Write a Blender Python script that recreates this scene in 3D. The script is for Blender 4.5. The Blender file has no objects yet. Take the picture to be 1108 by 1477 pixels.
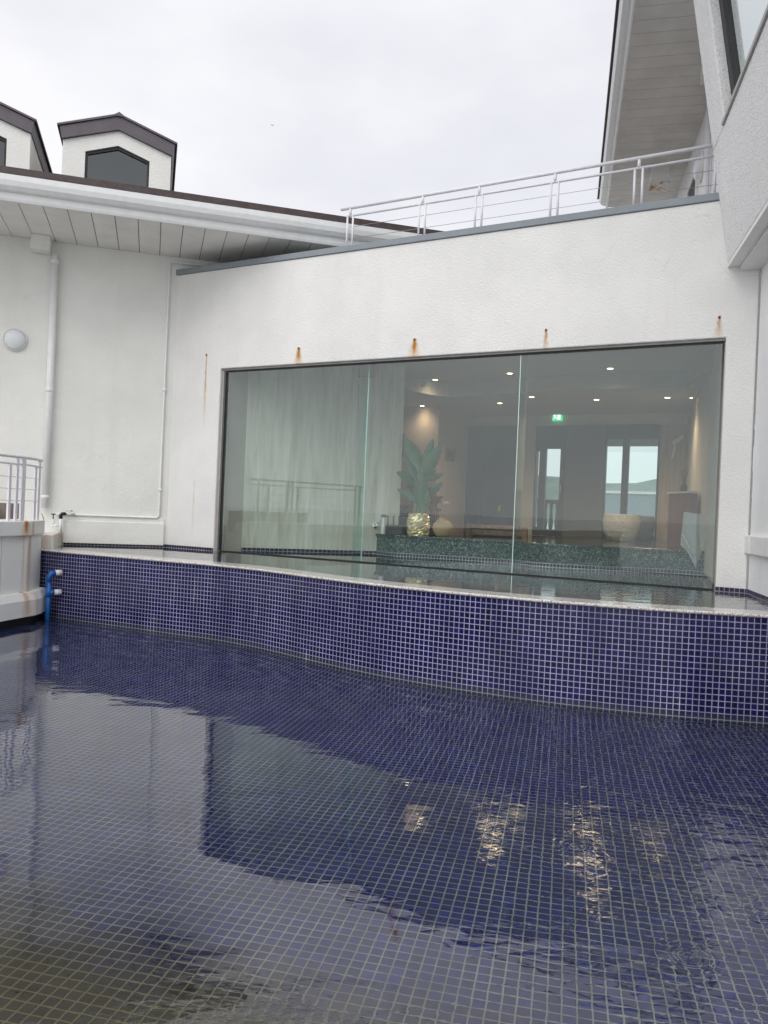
import bpy, bmesh, math, random
from mathutils import Vector, Matrix
R = math.radians
random.seed(7)
S = bpy.context.scene
COL = S.collection

# ------------------------------------------------------------------ camera, sky, sun, exposure
EYE = 1.6
PITCH, ROLL = 0.0015, 0.0423
cam = bpy.data.cameras.new('camera')
camo = bpy.data.objects.new('camera', cam); COL.objects.link(camo)
cam.sensor_fit = 'HORIZONTAL'; cam.sensor_width = 36.0
cam.lens = 36.0 * 1147.1 / 1108.0
cam.clip_start = 0.05; cam.clip_end = 3000
fw = Vector((0, math.cos(PITCH), -math.sin(PITCH))); up0 = Vector((0, math.sin(PITCH), math.cos(PITCH))); rt0 = Vector((1, 0, 0))
cx = rt0 * math.cos(ROLL) + up0 * math.sin(ROLL)
cy = -rt0 * math.sin(ROLL) + up0 * math.cos(ROLL)
cz = -fw
camo.matrix_world = Matrix(((cx.x, cy.x, cz.x, 0), (cx.y, cy.y, cz.y, 0), (cx.z, cy.z, cz.z, EYE), (0, 0, 0, 1)))
S.camera = camo

SUN_EL, SUN_AZ = R(45), R(-158)          # azimuth measured from +Y, clockwise towards +X: behind the camera to the left
W = bpy.data.worlds.new('World'); S.world = W; W.use_nodes = True
nt = W.node_tree; nt.nodes.clear()
def wn(t, **k):
    n = nt.nodes.new(t)
    for a, b in k.items(): setattr(n, a, b)
    return n
out = wn('ShaderNodeOutputWorld'); bg = wn('ShaderNodeBackground'); bg.inputs[1].default_value = 0.1
sky = wn('ShaderNodeTexSky', sky_type='NISHITA', sun_disc=False, sun_elevation=SUN_EL, sun_rotation=SUN_AZ)
tc = wn('ShaderNodeTexCoord'); mp = wn('ShaderNodeMapping'); mp.inputs['Scale'].default_value = (1, 1, 2.2)
mp.inputs['Location'].default_value = (0.3, 0.1, 0.0)
no = wn('ShaderNodeTexNoise'); no.inputs['Scale'].default_value = 1.7; no.inputs['Detail'].default_value = 5; no.inputs['Roughness'].default_value = 0.5
ramp = wn('ShaderNodeValToRGB')
ramp.color_ramp.elements[0].position = 0.36; ramp.color_ramp.elements[0].color = (0.66, 0.665, 0.72, 1)
ramp.color_ramp.elements[1].position = 0.62; ramp.color_ramp.elements[1].color = (0.86, 0.855, 0.875, 1)
sep = wn('ShaderNodeSeparateXYZ')
bdot = wn('ShaderNodeVectorMath', operation='DOT_PRODUCT'); bdot.inputs[1].default_value = (-0.55, -0.83, 0)
back = wn('ShaderNodeMath', operation='MULTIPLY_ADD'); back.inputs[1].default_value = 0.85; back.inputs[2].default_value = 0.85   # brighter behind the camera
backc = wn('ShaderNodeMath', operation='MAXIMUM'); backc.inputs[1].default_value = 1.0
zen = wn('ShaderNodeMath', operation='MULTIPLY_ADD'); zen.inputs[1].default_value = 1.1; zen.inputs[2].default_value = 0.45         # brighter overhead
zenc = wn('ShaderNodeMath', operation='MAXIMUM'); zenc.inputs[1].default_value = 1.0
mul = wn('ShaderNodeMath', operation='MULTIPLY'); sc10 = wn('ShaderNodeMath', operation='MULTIPLY'); sc10.inputs[1].default_value = 9.0
vm = wn('ShaderNodeVectorMath', operation='SCALE')
mix = wn('ShaderNodeMix', data_type='RGBA'); mix.inputs[0].default_value = 0.93
L = nt.links.new
L(tc.outputs['Generated'], mp.inputs[0]); L(mp.outputs[0], no.inputs['Vector']); L(no.outputs['Fac'], ramp.inputs[0])
L(tc.outputs['Generated'], sep.inputs[0]); L(tc.outputs['Generated'], bdot.inputs[0]); L(bdot.outputs['Value'], back.inputs[0]); L(back.outputs[0], backc.inputs[0])
L(sep.outputs[2], zen.inputs[0]); L(zen.outputs[0], zenc.inputs[0]); L(backc.outputs[0], mul.inputs[0]); L(zenc.outputs[0], mul.inputs[1])
L(mul.outputs[0], sc10.inputs[0]); L(ramp.outputs[0], vm.inputs[0]); L(sc10.outputs[0], vm.inputs['Scale'])
L(sky.outputs[0], mix.inputs['A']); L(vm.outputs[0], mix.inputs['B']); L(mix.outputs['Result'], bg.inputs[0]); L(bg.outputs[0], out.inputs[0])
sun = bpy.data.lights.new('sun', 'SUN'); sun.energy = 0.7; sun.angle = R(50); sun.color = (1, 0.97, 0.93)
suno = bpy.data.objects.new('sun', sun); COL.objects.link(suno)
sd = Vector((math.sin(SUN_AZ) * math.cos(SUN_EL), math.cos(SUN_AZ) * math.cos(SUN_EL), math.sin(SUN_EL)))
suno.rotation_euler = sd.to_track_quat('Z', 'Y').to_euler(); suno.location = sd * 40
S.view_settings.view_transform = 'Standard'; S.view_settings.look = 'None'; S.view_settings.gamma = 1.0
S.view_settings.exposure = 0.42
S.cycles.max_bounces = 14; S.cycles.transparent_max_bounces = 16; S.cycles.transmission_bounces = 10; S.cycles.glossy_bounces = 6
S.cycles.sample_clamp_indirect = 12
S.cycles.use_denoising = True

# ------------------------------------------------------------------ frames of the place
def frame(x, y, ang): return Matrix.Translation((x, y, 0)) @ Matrix.Rotation(ang, 4, 'Z')
ID = Matrix.Identity(4)
A_W = math.atan2(-0.47753, 0.87861)
WW = frame(-2.4715, 11.9694, A_W)                 # window wall: x along the wall, y into the building, z up
A_L = R(16.33)
LW = frame(-3.36, 12.36, A_L)                     # left building wall, its right end at the corner
A_D = math.atan2(0.97470, 0.22350)
RW = frame(3.885, 8.42, A_D + math.pi)            # right wall: x towards the viewer, y into the wall
UB = frame(5.80, 16.59, A_D + math.pi)            # upper building at the right
BW = frame(-4.39, 9.98, A_D)                      # low side wall at the left: x away from the viewer, y into the wall
def toW(M, p): return M @ Vector(p)
def loc(M, p): return M.inverted() @ Vector(p)

# ------------------------------------------------------------------ mesh helper
class MB:
    def __init__(s): s.v = []; s.f = []; s.uv = {}; s.sm = set()
    def face(s, pts, uv=None, smooth=False):
        i = len(s.v); s.v += [Vector(p) for p in pts]; s.f.append(list(range(i, i + len(pts))))
        if uv: s.uv[len(s.f) - 1] = uv
        if smooth: s.sm.add(len(s.f) - 1)
    def add(s, vs, fs, smooth=False):
        i = len(s.v); s.v += [Vector(p) for p in vs]
        for f in fs:
            s.f.append([i + k for k in f])
            if smooth: s.sm.add(len(s.f) - 1)
        return s
    def box(s, x0, x1, y0, y1, z0, z1):
        v = [(x, y, z) for z in (z0, z1) for y in (y0, y1) for x in (x0, x1)]
        return s.add(v, [(0, 2, 3, 1), (4, 5, 7, 6), (0, 1, 5, 4), (2, 6, 7, 3), (0, 4, 6, 2), (1, 3, 7, 5)])
    def prism(s, poly, a, b, axis='z'):
        def P(p, t):
            if axis == 'z': return (p[0], p[1], t)
            if axis == 'y': return (p[0], t, p[1])
            return (t, p[0], p[1])
        n = len(poly)
        v = [P(p, a) for p in poly] + [P(p, b) for p in poly]
        return s.add(v, [tuple(range(n))[::-1], tuple(range(n, 2 * n))] + [(i, (i + 1) % n, n + (i + 1) % n, n + i) for i in range(n)])
    def tube(s, path, r, n=12, cap=True, smooth=True):
        path = [Vector(p) for p in path]; rings = []; m = len(path); i0 = len(s.v)
        rr = r if isinstance(r, (list, tuple)) else [r] * m
        prev = None
        for i, p in enumerate(path):
            t = (path[min(i + 1, m - 1)] - path[max(i - 1, 0)]).normalized()
            if prev is None:
                u = t.orthogonal().normalized()
            else:
                u = (prev - t * prev.dot(t)); u = u.normalized() if u.length > 1e-6 else t.orthogonal().normalized()
            prev = u; w = t.cross(u)
            for k in range(n):
                a = 2 * math.pi * k / n
                s.v.append(p + (u * math.cos(a) + w * math.sin(a)) * rr[i])
        for i in range(m - 1):
            for k in range(n):
                s.f.append([i0 + i * n + k, i0 + i * n + (k + 1) % n, i0 + (i + 1) * n + (k + 1) % n, i0 + (i + 1) * n + k])
                if smooth: s.sm.add(len(s.f) - 1)
        if cap:
            s.f.append([i0 + k for k in range(n)][::-1]); s.f.append([i0 + (m - 1) * n + k for k in range(n)])
        return s
    def lathe(s, prof, c=(0, 0, 0), n=28, axis='z', jit=None, smooth=True):
        i0 = len(s.v); m = len(prof); c = Vector(c)
        for j, (r, h) in enumerate(prof):
            for k in range(n):
                a = 2 * math.pi * k / n; q = r * (1 + (jit(j, k) if jit else 0))
                if axis == 'z': p = Vector((q * math.cos(a), q * math.sin(a), h))
                elif axis == 'y': p = Vector((q * math.cos(a), h, q * math.sin(a)))
                else: p = Vector((h, q * math.cos(a), q * math.sin(a)))
                s.v.append(c + p)
        for j in range(m - 1):
            for k in range(n):
                s.f.append([i0 + j * n + k, i0 + j * n + (k + 1) % n, i0 + (j + 1) * n + (k + 1) % n, i0 + (j + 1) * n + k])
                if smooth: s.sm.add(len(s.f) - 1)
        s.f.append([i0 + k for k in range(n)][::-1]); s.f.append([i0 + (m - 1) * n + k for k in range(n)])
        return s

ORG = {}
def mesh_obj(name, mb, mat, origin=(0, 0, 0), bevel=0):
    me = bpy.data.meshes.new(name); o = Vector(origin)
    me.from_pydata([v - o for v in mb.v], [], mb.f)
    if mb.uv:
        ul = me.uv_layers.new(name='UVMap')
        for fi, uvs in mb.uv.items():
            for li, uv in zip(me.polygons[fi].loop_indices, uvs): ul.data[li].uv = uv
    for i in mb.sm: me.polygons[i].use_smooth = True
    bm = bmesh.new(); bm.from_mesh(me)
    bmesh.ops.remove_doubles(bm, verts=bm.verts, dist=1e-5)
    if not mb.uv: bmesh.ops.recalc_face_normals(bm, faces=bm.faces)
    bm.to_mesh(me); bm.free()
    me.materials.append(mat)
    ob = bpy.data.objects.new(name, me); COL.objects.link(ob)
    if bevel:
        m = ob.modifiers.new('bevel', 'BEVEL'); m.width = bevel; m.segments = 2; m.limit_method = 'ANGLE'; m.angle_limit = R(35)
    return ob
def tag(o, label=None, cat=None, group=None, kind=None):
    if label: o['label'] = label
    if cat: o['category'] = cat
    if group: o['group'] = group
    if kind: o['kind'] = kind
    return o
def thing(name, label, cat, M=ID, at=(0, 0, 0), group=None):
    o = bpy.data.objects.new(name, None); COL.objects.link(o); o.empty_display_size = 0.1
    o.matrix_world = M @ Matrix.Translation(at); ORG[o.name] = Vector(at)
    return tag(o, label, cat, group)
def part(name, mb, mat, parent, bevel=0, label=None):
    o = mesh_obj(name, mb, mat, ORG[parent.name], bevel); o.parent = parent; ORG[o.name] = ORG[parent.name]
    if label: o['label'] = label
    return o
def single(name, mb, mat, M, label, cat, at=(0, 0, 0), group=None, bevel=0):
    o = mesh_obj(name, mb, mat, at, bevel); o.matrix_world = M @ Matrix.Translation(at); ORG[o.name] = Vector(at)
    return tag(o, label, cat, group)
def struct(name, mb, mat, M=ID, kind='structure', at=(0, 0, 0)):
    o = mesh_obj(name, mb, mat, at); o.matrix_world = M @ Matrix.Translation(at); o['kind'] = kind
    return o

# ------------------------------------------------------------------ materials
class NG:
    def __init__(s, name):
        s.m = bpy.data.materials.new(name); s.m.use_nodes = True; s.t = s.m.node_tree; s.t.nodes.clear()
        s.out = s.n('ShaderNodeOutputMaterial'); s.tc = s.n('ShaderNodeTexCoord')
    def n(s, t, **k):
        x = s.t.nodes.new(t)
        for a, b in k.items(): setattr(x, a, b)
        return x
    def put(s, sock, v):
        if v is None: return
        if isinstance(v, bpy.types.NodeSocket): s.t.links.new(v, sock)
        else:
            if isinstance(v, (tuple, list)) and len(v) == 3 and sock.type == 'RGBA': v = (*v, 1)
            sock.default_value = v
    def math(s, op, a, b=None, c=None, clamp=False):
        x = s.n('ShaderNodeMath', operation=op, use_clamp=clamp)
        for i, v in enumerate((a, b, c)): s.put(x.inputs[i], v) if v is not None else None
        return x.outputs[0]
    def mix(s, f, a, b, mode='MIX'):
        x = s.n('ShaderNodeMix', data_type='RGBA', blend_type=mode)
        s.put(x.inputs[0], f); s.put(x.inputs['A'], a); s.put(x.inputs['B'], b); return x.outputs['Result']
    def ramp(s, f, stops):
        x = s.n('ShaderNodeValToRGB'); s.put(x.inputs[0], f); e = x.color_ramp.elements
        while len(e) < len(stops): e.new(0.5)
        for q, (p, c) in zip(e, stops):
            q.position = p; q.color = (*c, 1) if isinstance(c, (tuple, list)) else (c, c, c, 1)
        return x.outputs[0]
    def noise(s, scale, detail=3, rough=0.5, vec=None, stretch=None, dist=0):
        x = s.n('ShaderNodeTexNoise'); x.inputs['Scale'].default_value = scale; x.inputs['Detail'].default_value = detail
        x.inputs['Roughness'].default_value = rough; x.inputs['Distortion'].default_value = dist
        v = vec or s.tc.outputs['Object']
        if stretch:
            mp = s.n('ShaderNodeMapping'); mp.inputs['Scale'].default_value = stretch; s.t.links.new(v, mp.inputs[0]); v = mp.outputs[0]
        s.t.links.new(v, x.inputs['Vector']); return x.outputs['Fac']
    def vor(s, scale, vec=None, feature='F1'):
        x = s.n('ShaderNodeTexVoronoi', feature=feature); x.inputs['Scale'].default_value = scale
        s.t.links.new(vec or s.tc.outputs['Object'], x.inputs['Vector']); return x.outputs[0]
    def xyz(s, v=None):
        x = s.n('ShaderNodeSeparateXYZ'); s.t.links.new(v or s.tc.outputs['Object'], x.inputs[0]); return x.outputs
    def bump(s, h, dist, strength=1.0, normal=None):
        x = s.n('ShaderNodeBump'); x.inputs['Distance'].default_value = dist; x.inputs['Strength'].default_value = strength
        s.put(x.inputs['Height'], h); s.put(x.inputs['Normal'], normal); return x.outputs[0]
    def bsdf(s, col, rough=0.5, normal=None, metal=0.0, spec=0.5, coat=0.0, trans=0.0, ior=1.45, emit=None, estr=0.0):
        b = s.n('ShaderNodeBsdfPrincipled'); I = b.inputs
        s.put(I['Base Color'], col); s.put(I['Roughness'], rough); s.put(I['Metallic'], metal); s.put(I['Specular IOR Level'], spec)
        s.put(I['Coat Weight'], coat); s.put(I['Transmission Weight'], trans); s.put(I['IOR'], ior)
        if normal is not None: s.put(I['Normal'], normal)
        if emit is not None: s.put(I['Emission Color'], emit); s.put(I['Emission Strength'], estr)
        s.t.links.new(b.outputs[0], s.out.inputs[0]); return s.m
def plain(name, col, rough=0.5, metal=0.0, var=0.12, scale=9, bump=0.0, bscale=60, **k):
    g = NG(name); n = g.noise(scale, 4, 0.6)
    d = tuple(c * (1 - var) for c in col); l = tuple(min(1, c * (1 + var)) for c in col)
    c = g.mix(g.ramp(n, [(0.3, 0.0), (0.7, 1.0)]), d, l)
    nm = g.bump(g.noise(bscale, 3), bump) if bump else None
    rr = g.math('MULTIPLY_ADD', g.noise(scale * 2.3, 3), 0.16, max(0.02, rough - 0.08))
    return g.bsdf(c, rr, nm, metal, **k)
def stucco(name, base=(0.82, 0.815, 0.785), streaks=(), bscale=38, bdist=0.006, dirt=0.06, base_dirt=None, speck=0.0):
    """streaks: (x, z_top, length, half_width, amount)"""
    g = NG(name); x, y, z = g.xyz()
    big = g.noise(0.9, 5, 0.6); drip = g.noise(1.0, 4, 0.65, stretch=(3.2, 3.2, 0.25))
    c = g.mix(g.ramp(big, [(0.38, 0.0), (0.62, 1.0)]), tuple(v * (1 - dirt * 1.3) for v in base), base)
    c = g.mix(g.math('MULTIPLY', g.ramp(drip, [(0.52, 0.0), (0.75, 1.0)]), 0.35), c, tuple(v * m for v, m in zip(base, (0.86, 0.85, 0.80))))
    if base_dirt is not None:       # splash line above the water
        m = g.math('MULTIPLY', g.math('SUBTRACT', base_dirt + 0.16, z), 5.0, clamp=True)
        m = g.math('MULTIPLY', m, g.ramp(g.noise(7, 4, 0.7), [(0.4, 0.0), (0.75, 1.0)]))
        c = g.mix(g.math('MULTIPLY', m, 0.5, clamp=True), c, (0.50, 0.46, 0.36))
    wob = g.math('MULTIPLY_ADD', g.noise(22, 3), 0.04, -0.02)
    fine = g.noise(60, 3, 0.6, stretch=(1, 1, 0.15))
    edge_n = g.noise(14, 4, 0.7, stretch=(1, 1, 0.35))
    for sx, zt, ln, hw, am in streaks:
        dx = g.math('ABSOLUTE', g.math('SUBTRACT', g.math('ADD', x, wob), sx))
        t = g.math('DIVIDE', g.math('SUBTRACT', zt, z), ln)
        w_ = g.math('MULTIPLY', g.math('MULTIPLY_ADD', t, 0.75, 0.35), g.math('MULTIPLY', g.math('MULTIPLY_ADD', edge_n, 1.4, 0.3), hw))
        mx = g.math('SUBTRACT', 1.0, g.math('DIVIDE', dx, w_), clamp=True)
        mz = g.math('MULTIPLY', g.math('GREATER_THAN', t, -0.02), g.math('SUBTRACT', 1.3, t, clamp=True))
        core = g.math('MULTIPLY', mx, mz)
        m = g.math('MULTIPLY', core, g.math('MULTIPLY_ADD', fine, 2.2, 0.3), clamp=True)
        c = g.mix(g.math('MULTIPLY', m, am, clamp=True), c, g.mix(g.math('MULTIPLY_ADD', core, 1.2, g.math('MULTIPLY_ADD', fine, 0.8, -0.5), clamp=True), (0.66, 0.42, 0.16), (0.42, 0.17, 0.03)))
    # hairline cracks in a few places
    cr = g.vor(1.3, vec=None, feature='DISTANCE_TO_EDGE'); crm = g.math('MULTIPLY', g.math('LESS_THAN', g.math('ADD', cr, g.math('MULTIPLY_ADD', g.noise(11, 4), 0.03, -0.015)), 0.0028), g.ramp(g.noise(0.8, 2), [(0.55, 0.0), (0.62, 1.0)]))
    c = g.mix(g.math('MULTIPLY', crm, 0.2), c, (0.40, 0.38, 0.34))
    b1 = g.noise(bscale, 4, 0.6, dist=0.6); b2 = g.vor(bscale * 1.4)
    h = g.math('MULTIPLY_ADD', b2, -0.5, b1)
    if speck:
        c = g.mix(g.math('MULTIPLY', g.ramp(g.vor(bscale * 1.4), [(0.38, 0.0), (0.62, 1.0)]), speck), c, (0.45, 0.44, 0.43))
    return g.bsdf(c, 0.85, g.bump(h, bdist), spec=0.25)
def tiles(name, mode, tile=(0.006, 0.006, 0.060), grout=(0.30, 0.295, 0.42), pitch=0.05, gap=0.062, floor=False, off=(0, 0), wet=0.12):
    g = NG(name)
    if mode == 'uv':
        sp = g.xyz(g.tc.outputs['UV']); a, b = sp[0], sp[1]
    else:
        sp = g.xyz(); a, b = (sp[0], sp[1]) if mode == 'xy' else (sp[0], sp[2])
    a = g.math('MULTIPLY_ADD', a, 1 / pitch, off[0]); b = g.math('MULTIPLY_ADD', b, 1 / pitch, off[1])
    def edge(q):
        f = g.math('FRACT', q); return g.math('MINIMUM', f, g.math('SUBTRACT', 1.0, f))
    d = g.math('MINIMUM', edge(a), edge(b))
    cell = g.n('ShaderNodeCombineXYZ'); g.put(cell.inputs[0], g.math('FLOOR', a)); g.put(cell.inputs[1], g.math('FLOOR', b))
    wn_ = g.n('ShaderNodeTexWhiteNoise', noise_dimensions='2D'); g.t.links.new(cell.outputs[0], wn_.inputs['Vector'])
    rv = wn_.outputs['Value']
    mask = g.math('DIVIDE', g.math('SUBTRACT', d, gap), 0.02, clamp=True)          # 0 in the joint, 1 on the tile
    tc_ = g.mix(rv, tuple(v * 0.72 for v in tile), tuple(v * 1.3 for v in tile))
    tc_ = g.mix(g.math('GREATER_THAN', rv, 0.93), tc_, (tile[0] * 2.2, tile[1] * 2.0, tile[2] * 1.5))
    sheet = g.n('ShaderNodeCombineXYZ'); g.put(sheet.inputs[0], g.math('FLOOR', g.math('DIVIDE', a, 6.0))); g.put(sheet.inputs[1], g.math('FLOOR', g.math('DIVIDE', b, 6.0)))
    wn2 = g.n('ShaderNodeTexWhiteNoise', noise_dimensions='2D'); g.t.links.new(sheet.outputs[0], wn2.inputs['Vector'])
    tc_ = g.mix(g.math('MULTIPLY', wn2.outputs['Value'], 0.30), tc_, tuple(v * 0.45 for v in tile))
    gn = g.noise(2.2, 5, 0.65, stretch=(1.6, 1.6, 0.6))
    gc = g.mix(g.ramp(gn, [(0.35, 0.0), (0.7, 1.0)]), tuple(v * 0.72 for v in grout), tuple(min(1, v * 1.45) for v in grout))
    if mode == 'uv':       # scum and lime just above the pool's waterline, a few lime runs in the joints
        wp = g.n('ShaderNodeNewGeometry').outputs['Position']; wz = g.xyz(wp)[2]
        band = g.math('SUBTRACT', 1.0, g.math('DIVIDE', g.math('ABSOLUTE', g.math('SUBTRACT', wz, 0.02)), g.math('MULTIPLY_ADD', g.noise(5, 4, 0.7, vec=wp), 0.12, 0.0)), clamp=True)
        tc_ = g.mix(g.math('MULTIPLY', band, 0.35), tc_, (0.085, 0.095, 0.085)); gc = g.mix(g.math('MULTIPLY', band, 0.7), gc, (0.17, 0.19, 0.15))
        lime = g.ramp(g.noise(3.5, 5, 0.7, vec=wp, stretch=(1.6, 1.6, 0.35)), [(0.60, 0.0), (0.72, 1.0)])
        gc = g.mix(g.math('MULTIPLY', lime, 0.7), gc, (0.66, 0.66, 0.70)); tc_ = g.mix(g.math('MULTIPLY', lime, 0.06), tc_, (0.5, 0.5, 0.55))
    if floor:
        # silt lying on the pool bottom, thick on the viewer's side
        wp = g.n('ShaderNodeNewGeometry').outputs['Position']; sx, sy, sz = g.xyz(wp)
        m = g.math('SUBTRACT', 2.95, g.math('ADD', sy, g.math('MULTIPLY', sx, 0.42)))
        m = g.math('ADD', m, g.math('MULTIPLY_ADD', g.noise(1.5, 5, 0.6, vec=wp), 1.1, -0.55))
        m = g.math('MULTIPLY', m, 1.5, clamp=True)
        tc_ = g.mix(g.math('MULTIPLY', m, 0.9), tc_, g.mix(rv, (0.056, 0.042, 0.004), (0.080, 0.062, 0.008)))
        gc = g.mix(g.math('MULTIPLY', m, 0.8), gc, (0.26, 0.22, 0.075))
        spk = g.math('GREATER_THAN', g.noise(34, 3, 0.7, vec=wp), 0.71)
        tc_ = g.mix(g.math('MULTIPLY', spk, 0.5), tc_, (0.10, 0.10, 0.06))
    c = g.mix(mask, gc, tc_)
    rough = g.math('MULTIPLY_ADD', mask, wet - 0.7, 0.7)
    nm = g.bump(g.math('ADD', mask, g.math('MULTIPLY', rv, 0.12)), 0.0008)
    tilt = g.math('MULTIPLY', g.noise(9, 2), 1.0)
    nm = g.bump(tilt, 0.0008, normal=nm)
    return g.bsdf(c, rough, nm, spec=0.4)
def glass(name, tint=(0.92, 0.965, 0.950), f0=0.05):
    g = NG(name)
    tr = g.n('ShaderNodeBsdfTransparent'); g.put(tr.inputs[0], tint)
    gl = g.n('ShaderNodeBsdfGlossy'); gl.inputs['Roughness'].default_value = 0.0; g.put(gl.inputs[0], (0.95, 1, 0.99))
    g.put(gl.inputs['Normal'], g.bump(g.noise(0.8, 1), 0.002))
    lw = g.n('ShaderNodeLayerWeight'); lw.inputs[0].default_value = 0.5
    fr = g.math('MULTIPLY_ADD', g.math('POWER', lw.outputs['Facing'], 5.0), 1 - f0, f0)
    mx = g.n('ShaderNodeMixShader'); g.put(mx.inputs[0], fr)
    g.t.links.new(tr.outputs[0], mx.inputs[1]); g.t.links.new(gl.outputs[0], mx.inputs[2]); g.t.links.new(mx.outputs[0], g.out.inputs[0])
    return g.m
def emitter(name, col, strength):
    g = NG(name); e = g.n('ShaderNodeEmission'); g.put(e.inputs[0], col); e.inputs[1].default_value = strength
    g.t.links.new(e.outputs[0], g.out.inputs[0]); return g.m
def water(name, amp=1.0, rings=()):
    g = NG(name); wp = g.n('ShaderNodeNewGeometry').outputs['Position']; x, y, z = g.xyz(wp)
    swell = g.noise(1.6, 2, 0.5, vec=wp, stretch=(1.0, 1.7, 1))
    rip = g.noise(4.6, 3, 0.55, vec=wp, stretch=(1.0, 1.6, 1), dist=0.4)
    fine = g.noise(15, 2, 0.5, vec=wp)
    # the pool is livelier towards the right, where water falls in
    rt = g.math('ADD', g.math('MULTIPLY', x, 0.55), g.math('MULTIPLY_ADD', y, -0.05, 0.05))
    rt = g.math('ADD', rt, g.math('MULTIPLY_ADD', g.noise(0.7, 3, vec=wp), 1.2, -0.6), clamp=True)
    nx = g.math('ADD', x, 0.35); ny = g.math('SUBTRACT', y, 2.45)
    near = g.math('SUBTRACT', 1.0, g.math('SQRT', g.math('ADD', g.math('MULTIPLY', g.math('MULTIPLY', nx, nx), 1.6), g.math('MULTIPLY', g.math('MULTIPLY', ny, ny), 7.0))), clamp=True)
    rt = g.math('ADD', rt, g.math('MULTIPLY', near, 0.6), clamp=True)
    k = g.math('ADD', g.math('MULTIPLY', near, 0.002), g.math('MULTIPLY_ADD', rt, 0.0125, 0.0011))
    kf = g.math('MULTIPLY_ADD', rt, 0.0010, 0.00004)
    h = g.math('ADD', g.math('MULTIPLY', swell, 0.0045), g.math('ADD', g.math('MULTIPLY', rip, k), g.math('MULTIPLY', fine, kf)))
    h = g.math('MULTIPLY', h, amp)
    if rings:       # a low wave running along the viewer's side of the pool
        front = g.math('SUBTRACT', 2.60, g.math('MULTIPLY', g.math('ABSOLUTE', g.math('ADD', x, 0.25)), 0.42))
        front = g.math('ADD', front, g.math('MULTIPLY_ADD', g.noise(11, 4, 0.65, vec=wp, stretch=(0.7, 1.6, 1)), 0.22, -0.11))
        h = g.math('ADD', h, g.math('MULTIPLY', g.math('MINIMUM', g.math('SUBTRACT', y, front), 0.0), 0.045))
    for rx, ry, rad, wl, a in rings:
        dx = g.math('SUBTRACT', x, rx); dy = g.math('SUBTRACT', y, ry)
        r = g.math('SQRT', g.math('ADD', g.math('MULTIPLY', dx, dx), g.math('MULTIPLY', dy, dy)))
        env = g.math('SUBTRACT', 1.0, g.math('DIVIDE', r, rad), clamp=True)
        h = g.math('ADD', h, g.math('MULTIPLY', g.math('MULTIPLY', g.math('SINE', g.math('MULTIPLY', r, 6.2832 / wl)), env), a))
    nm = g.bump(h, 1.0)
    return g.bsdf((0.93, 0.97, 0.96), 0.0, nm, trans=1.0, ior=1.8)

M_pav = stucco('window_wall_stucco', streaks=((-0.315, 3.845, 0.85, 0.035, 0.8), (1.375, 3.85, 0.24, 0.10, 1.0), (3.2, 3.86, 0.25, 0.105, 1.0),
               (4.96, 3.86, 0.26, 0.05, 0.8), (6.885, 3.86, 0.22, 0.06, 0.7), (-0.45, 1.95, 0.7, 0.03, 0.3)), base_dirt=0.93)
M_left = stucco('left_wall_stucco', base=(0.82, 0.82, 0.775), bscale=30, bdist=0.005, base_dirt=0.9)
M_right = stucco('right_wall_stucco', base=(0.88, 0.88, 0.87), bscale=40, bdist=0.004)
M_bay = stucco('bay_roughcast', base=(0.90, 0.90, 0.885), bscale=42, bdist=0.012, speck=0.30, dirt=0.03)
M_low = stucco('low_wall_paint', base=(0.86, 0.86, 0.83), bscale=30, bdist=0.003,
               streaks=((-0.13, 1.32, 0.24, 0.13, 1.0), (-0.10, 1.1, 0.9, 0.06, 0.3), (-0.12, 0.40, 0.4, 0.16, 0.5), (0.05, 1.36, 1.2, 0.16, 0.5)))
M_white = plain('white_paint', (0.80, 0.80, 0.78), 0.45, var=0.04)
M_gutter = plain('white_gutter', (0.80, 0.81, 0.80), 0.32, var=0.04)
M_soffit = plain('soffit_board', (0.76, 0.75, 0.72), 0.6, var=0.06, scale=3)
M_soffit_g = plain('aged_soffit_board', (0.62, 0.60, 0.57), 0.65, var=0.10, scale=2)
M_groove = plain('groove_shadow', (0.12, 0.11, 0.10), 0.9)
M_roof = plain('brown_roof', (0.060, 0.040, 0.038), 0.5, var=0.3, scale=14)
M_fasc = plain('dark_fascia', (0.115, 0.100, 0.112), 0.5, var=0.12, scale=4)
M_coping = plain('grey_coping', (0.235, 0.265, 0.285), 0.5, var=0.08, scale=3)
M_rail = plain('railing_paint', (0.74, 0.73, 0.76), 0.4, var=0.05)
M_wire = plain('wire', (0.45, 0.45, 0.47), 0.35, metal=0.6)
M_frame = plain('aluminium', (0.36, 0.35, 0.33), 0.4, metal=0.3, var=0.08)
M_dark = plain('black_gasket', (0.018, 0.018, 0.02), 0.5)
M_rust = plain('rust', (0.32, 0.14, 0.04), 0.85, var=0.5, scale=30)
M_tile = tiles('blue_mosaic_wall', 'uv', gap=0.058)
M_tile_s = tiles('blue_mosaic_skirting', 'xz', tile=(0.012, 0.012, 0.04), grout=(0.30, 0.28, 0.34), off=(0, 0.2))
M_tile_f = tiles('blue_mosaic_floor', 'xy', tile=(0.006, 0.013, 0.19), grout=(0.34, 0.385, 0.37), gap=0.054, floor=True)
M_tile_u = tiles('blue_mosaic_upper_floor', 'xy', tile=(0.02, 0.025, 0.06), grout=(0.20, 0.22, 0.24))
M_glass = glass('window_glass')
M_fin = glass('glass_fin', tint=(0.86, 0.94, 0.92), f0=0.05)
M_edge = plain('green_glass_edge', (0.72, 0.92, 0.88), 0.15, var=0.05, coat=0.5)
M_bayglass = glass('bay_glass', tint=(0.35, 0.45, 0.43), f0=0.62)
M_dormglass = glass('dormer_glass', tint=(0.16, 0.18, 0.18), f0=0.10)
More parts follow.
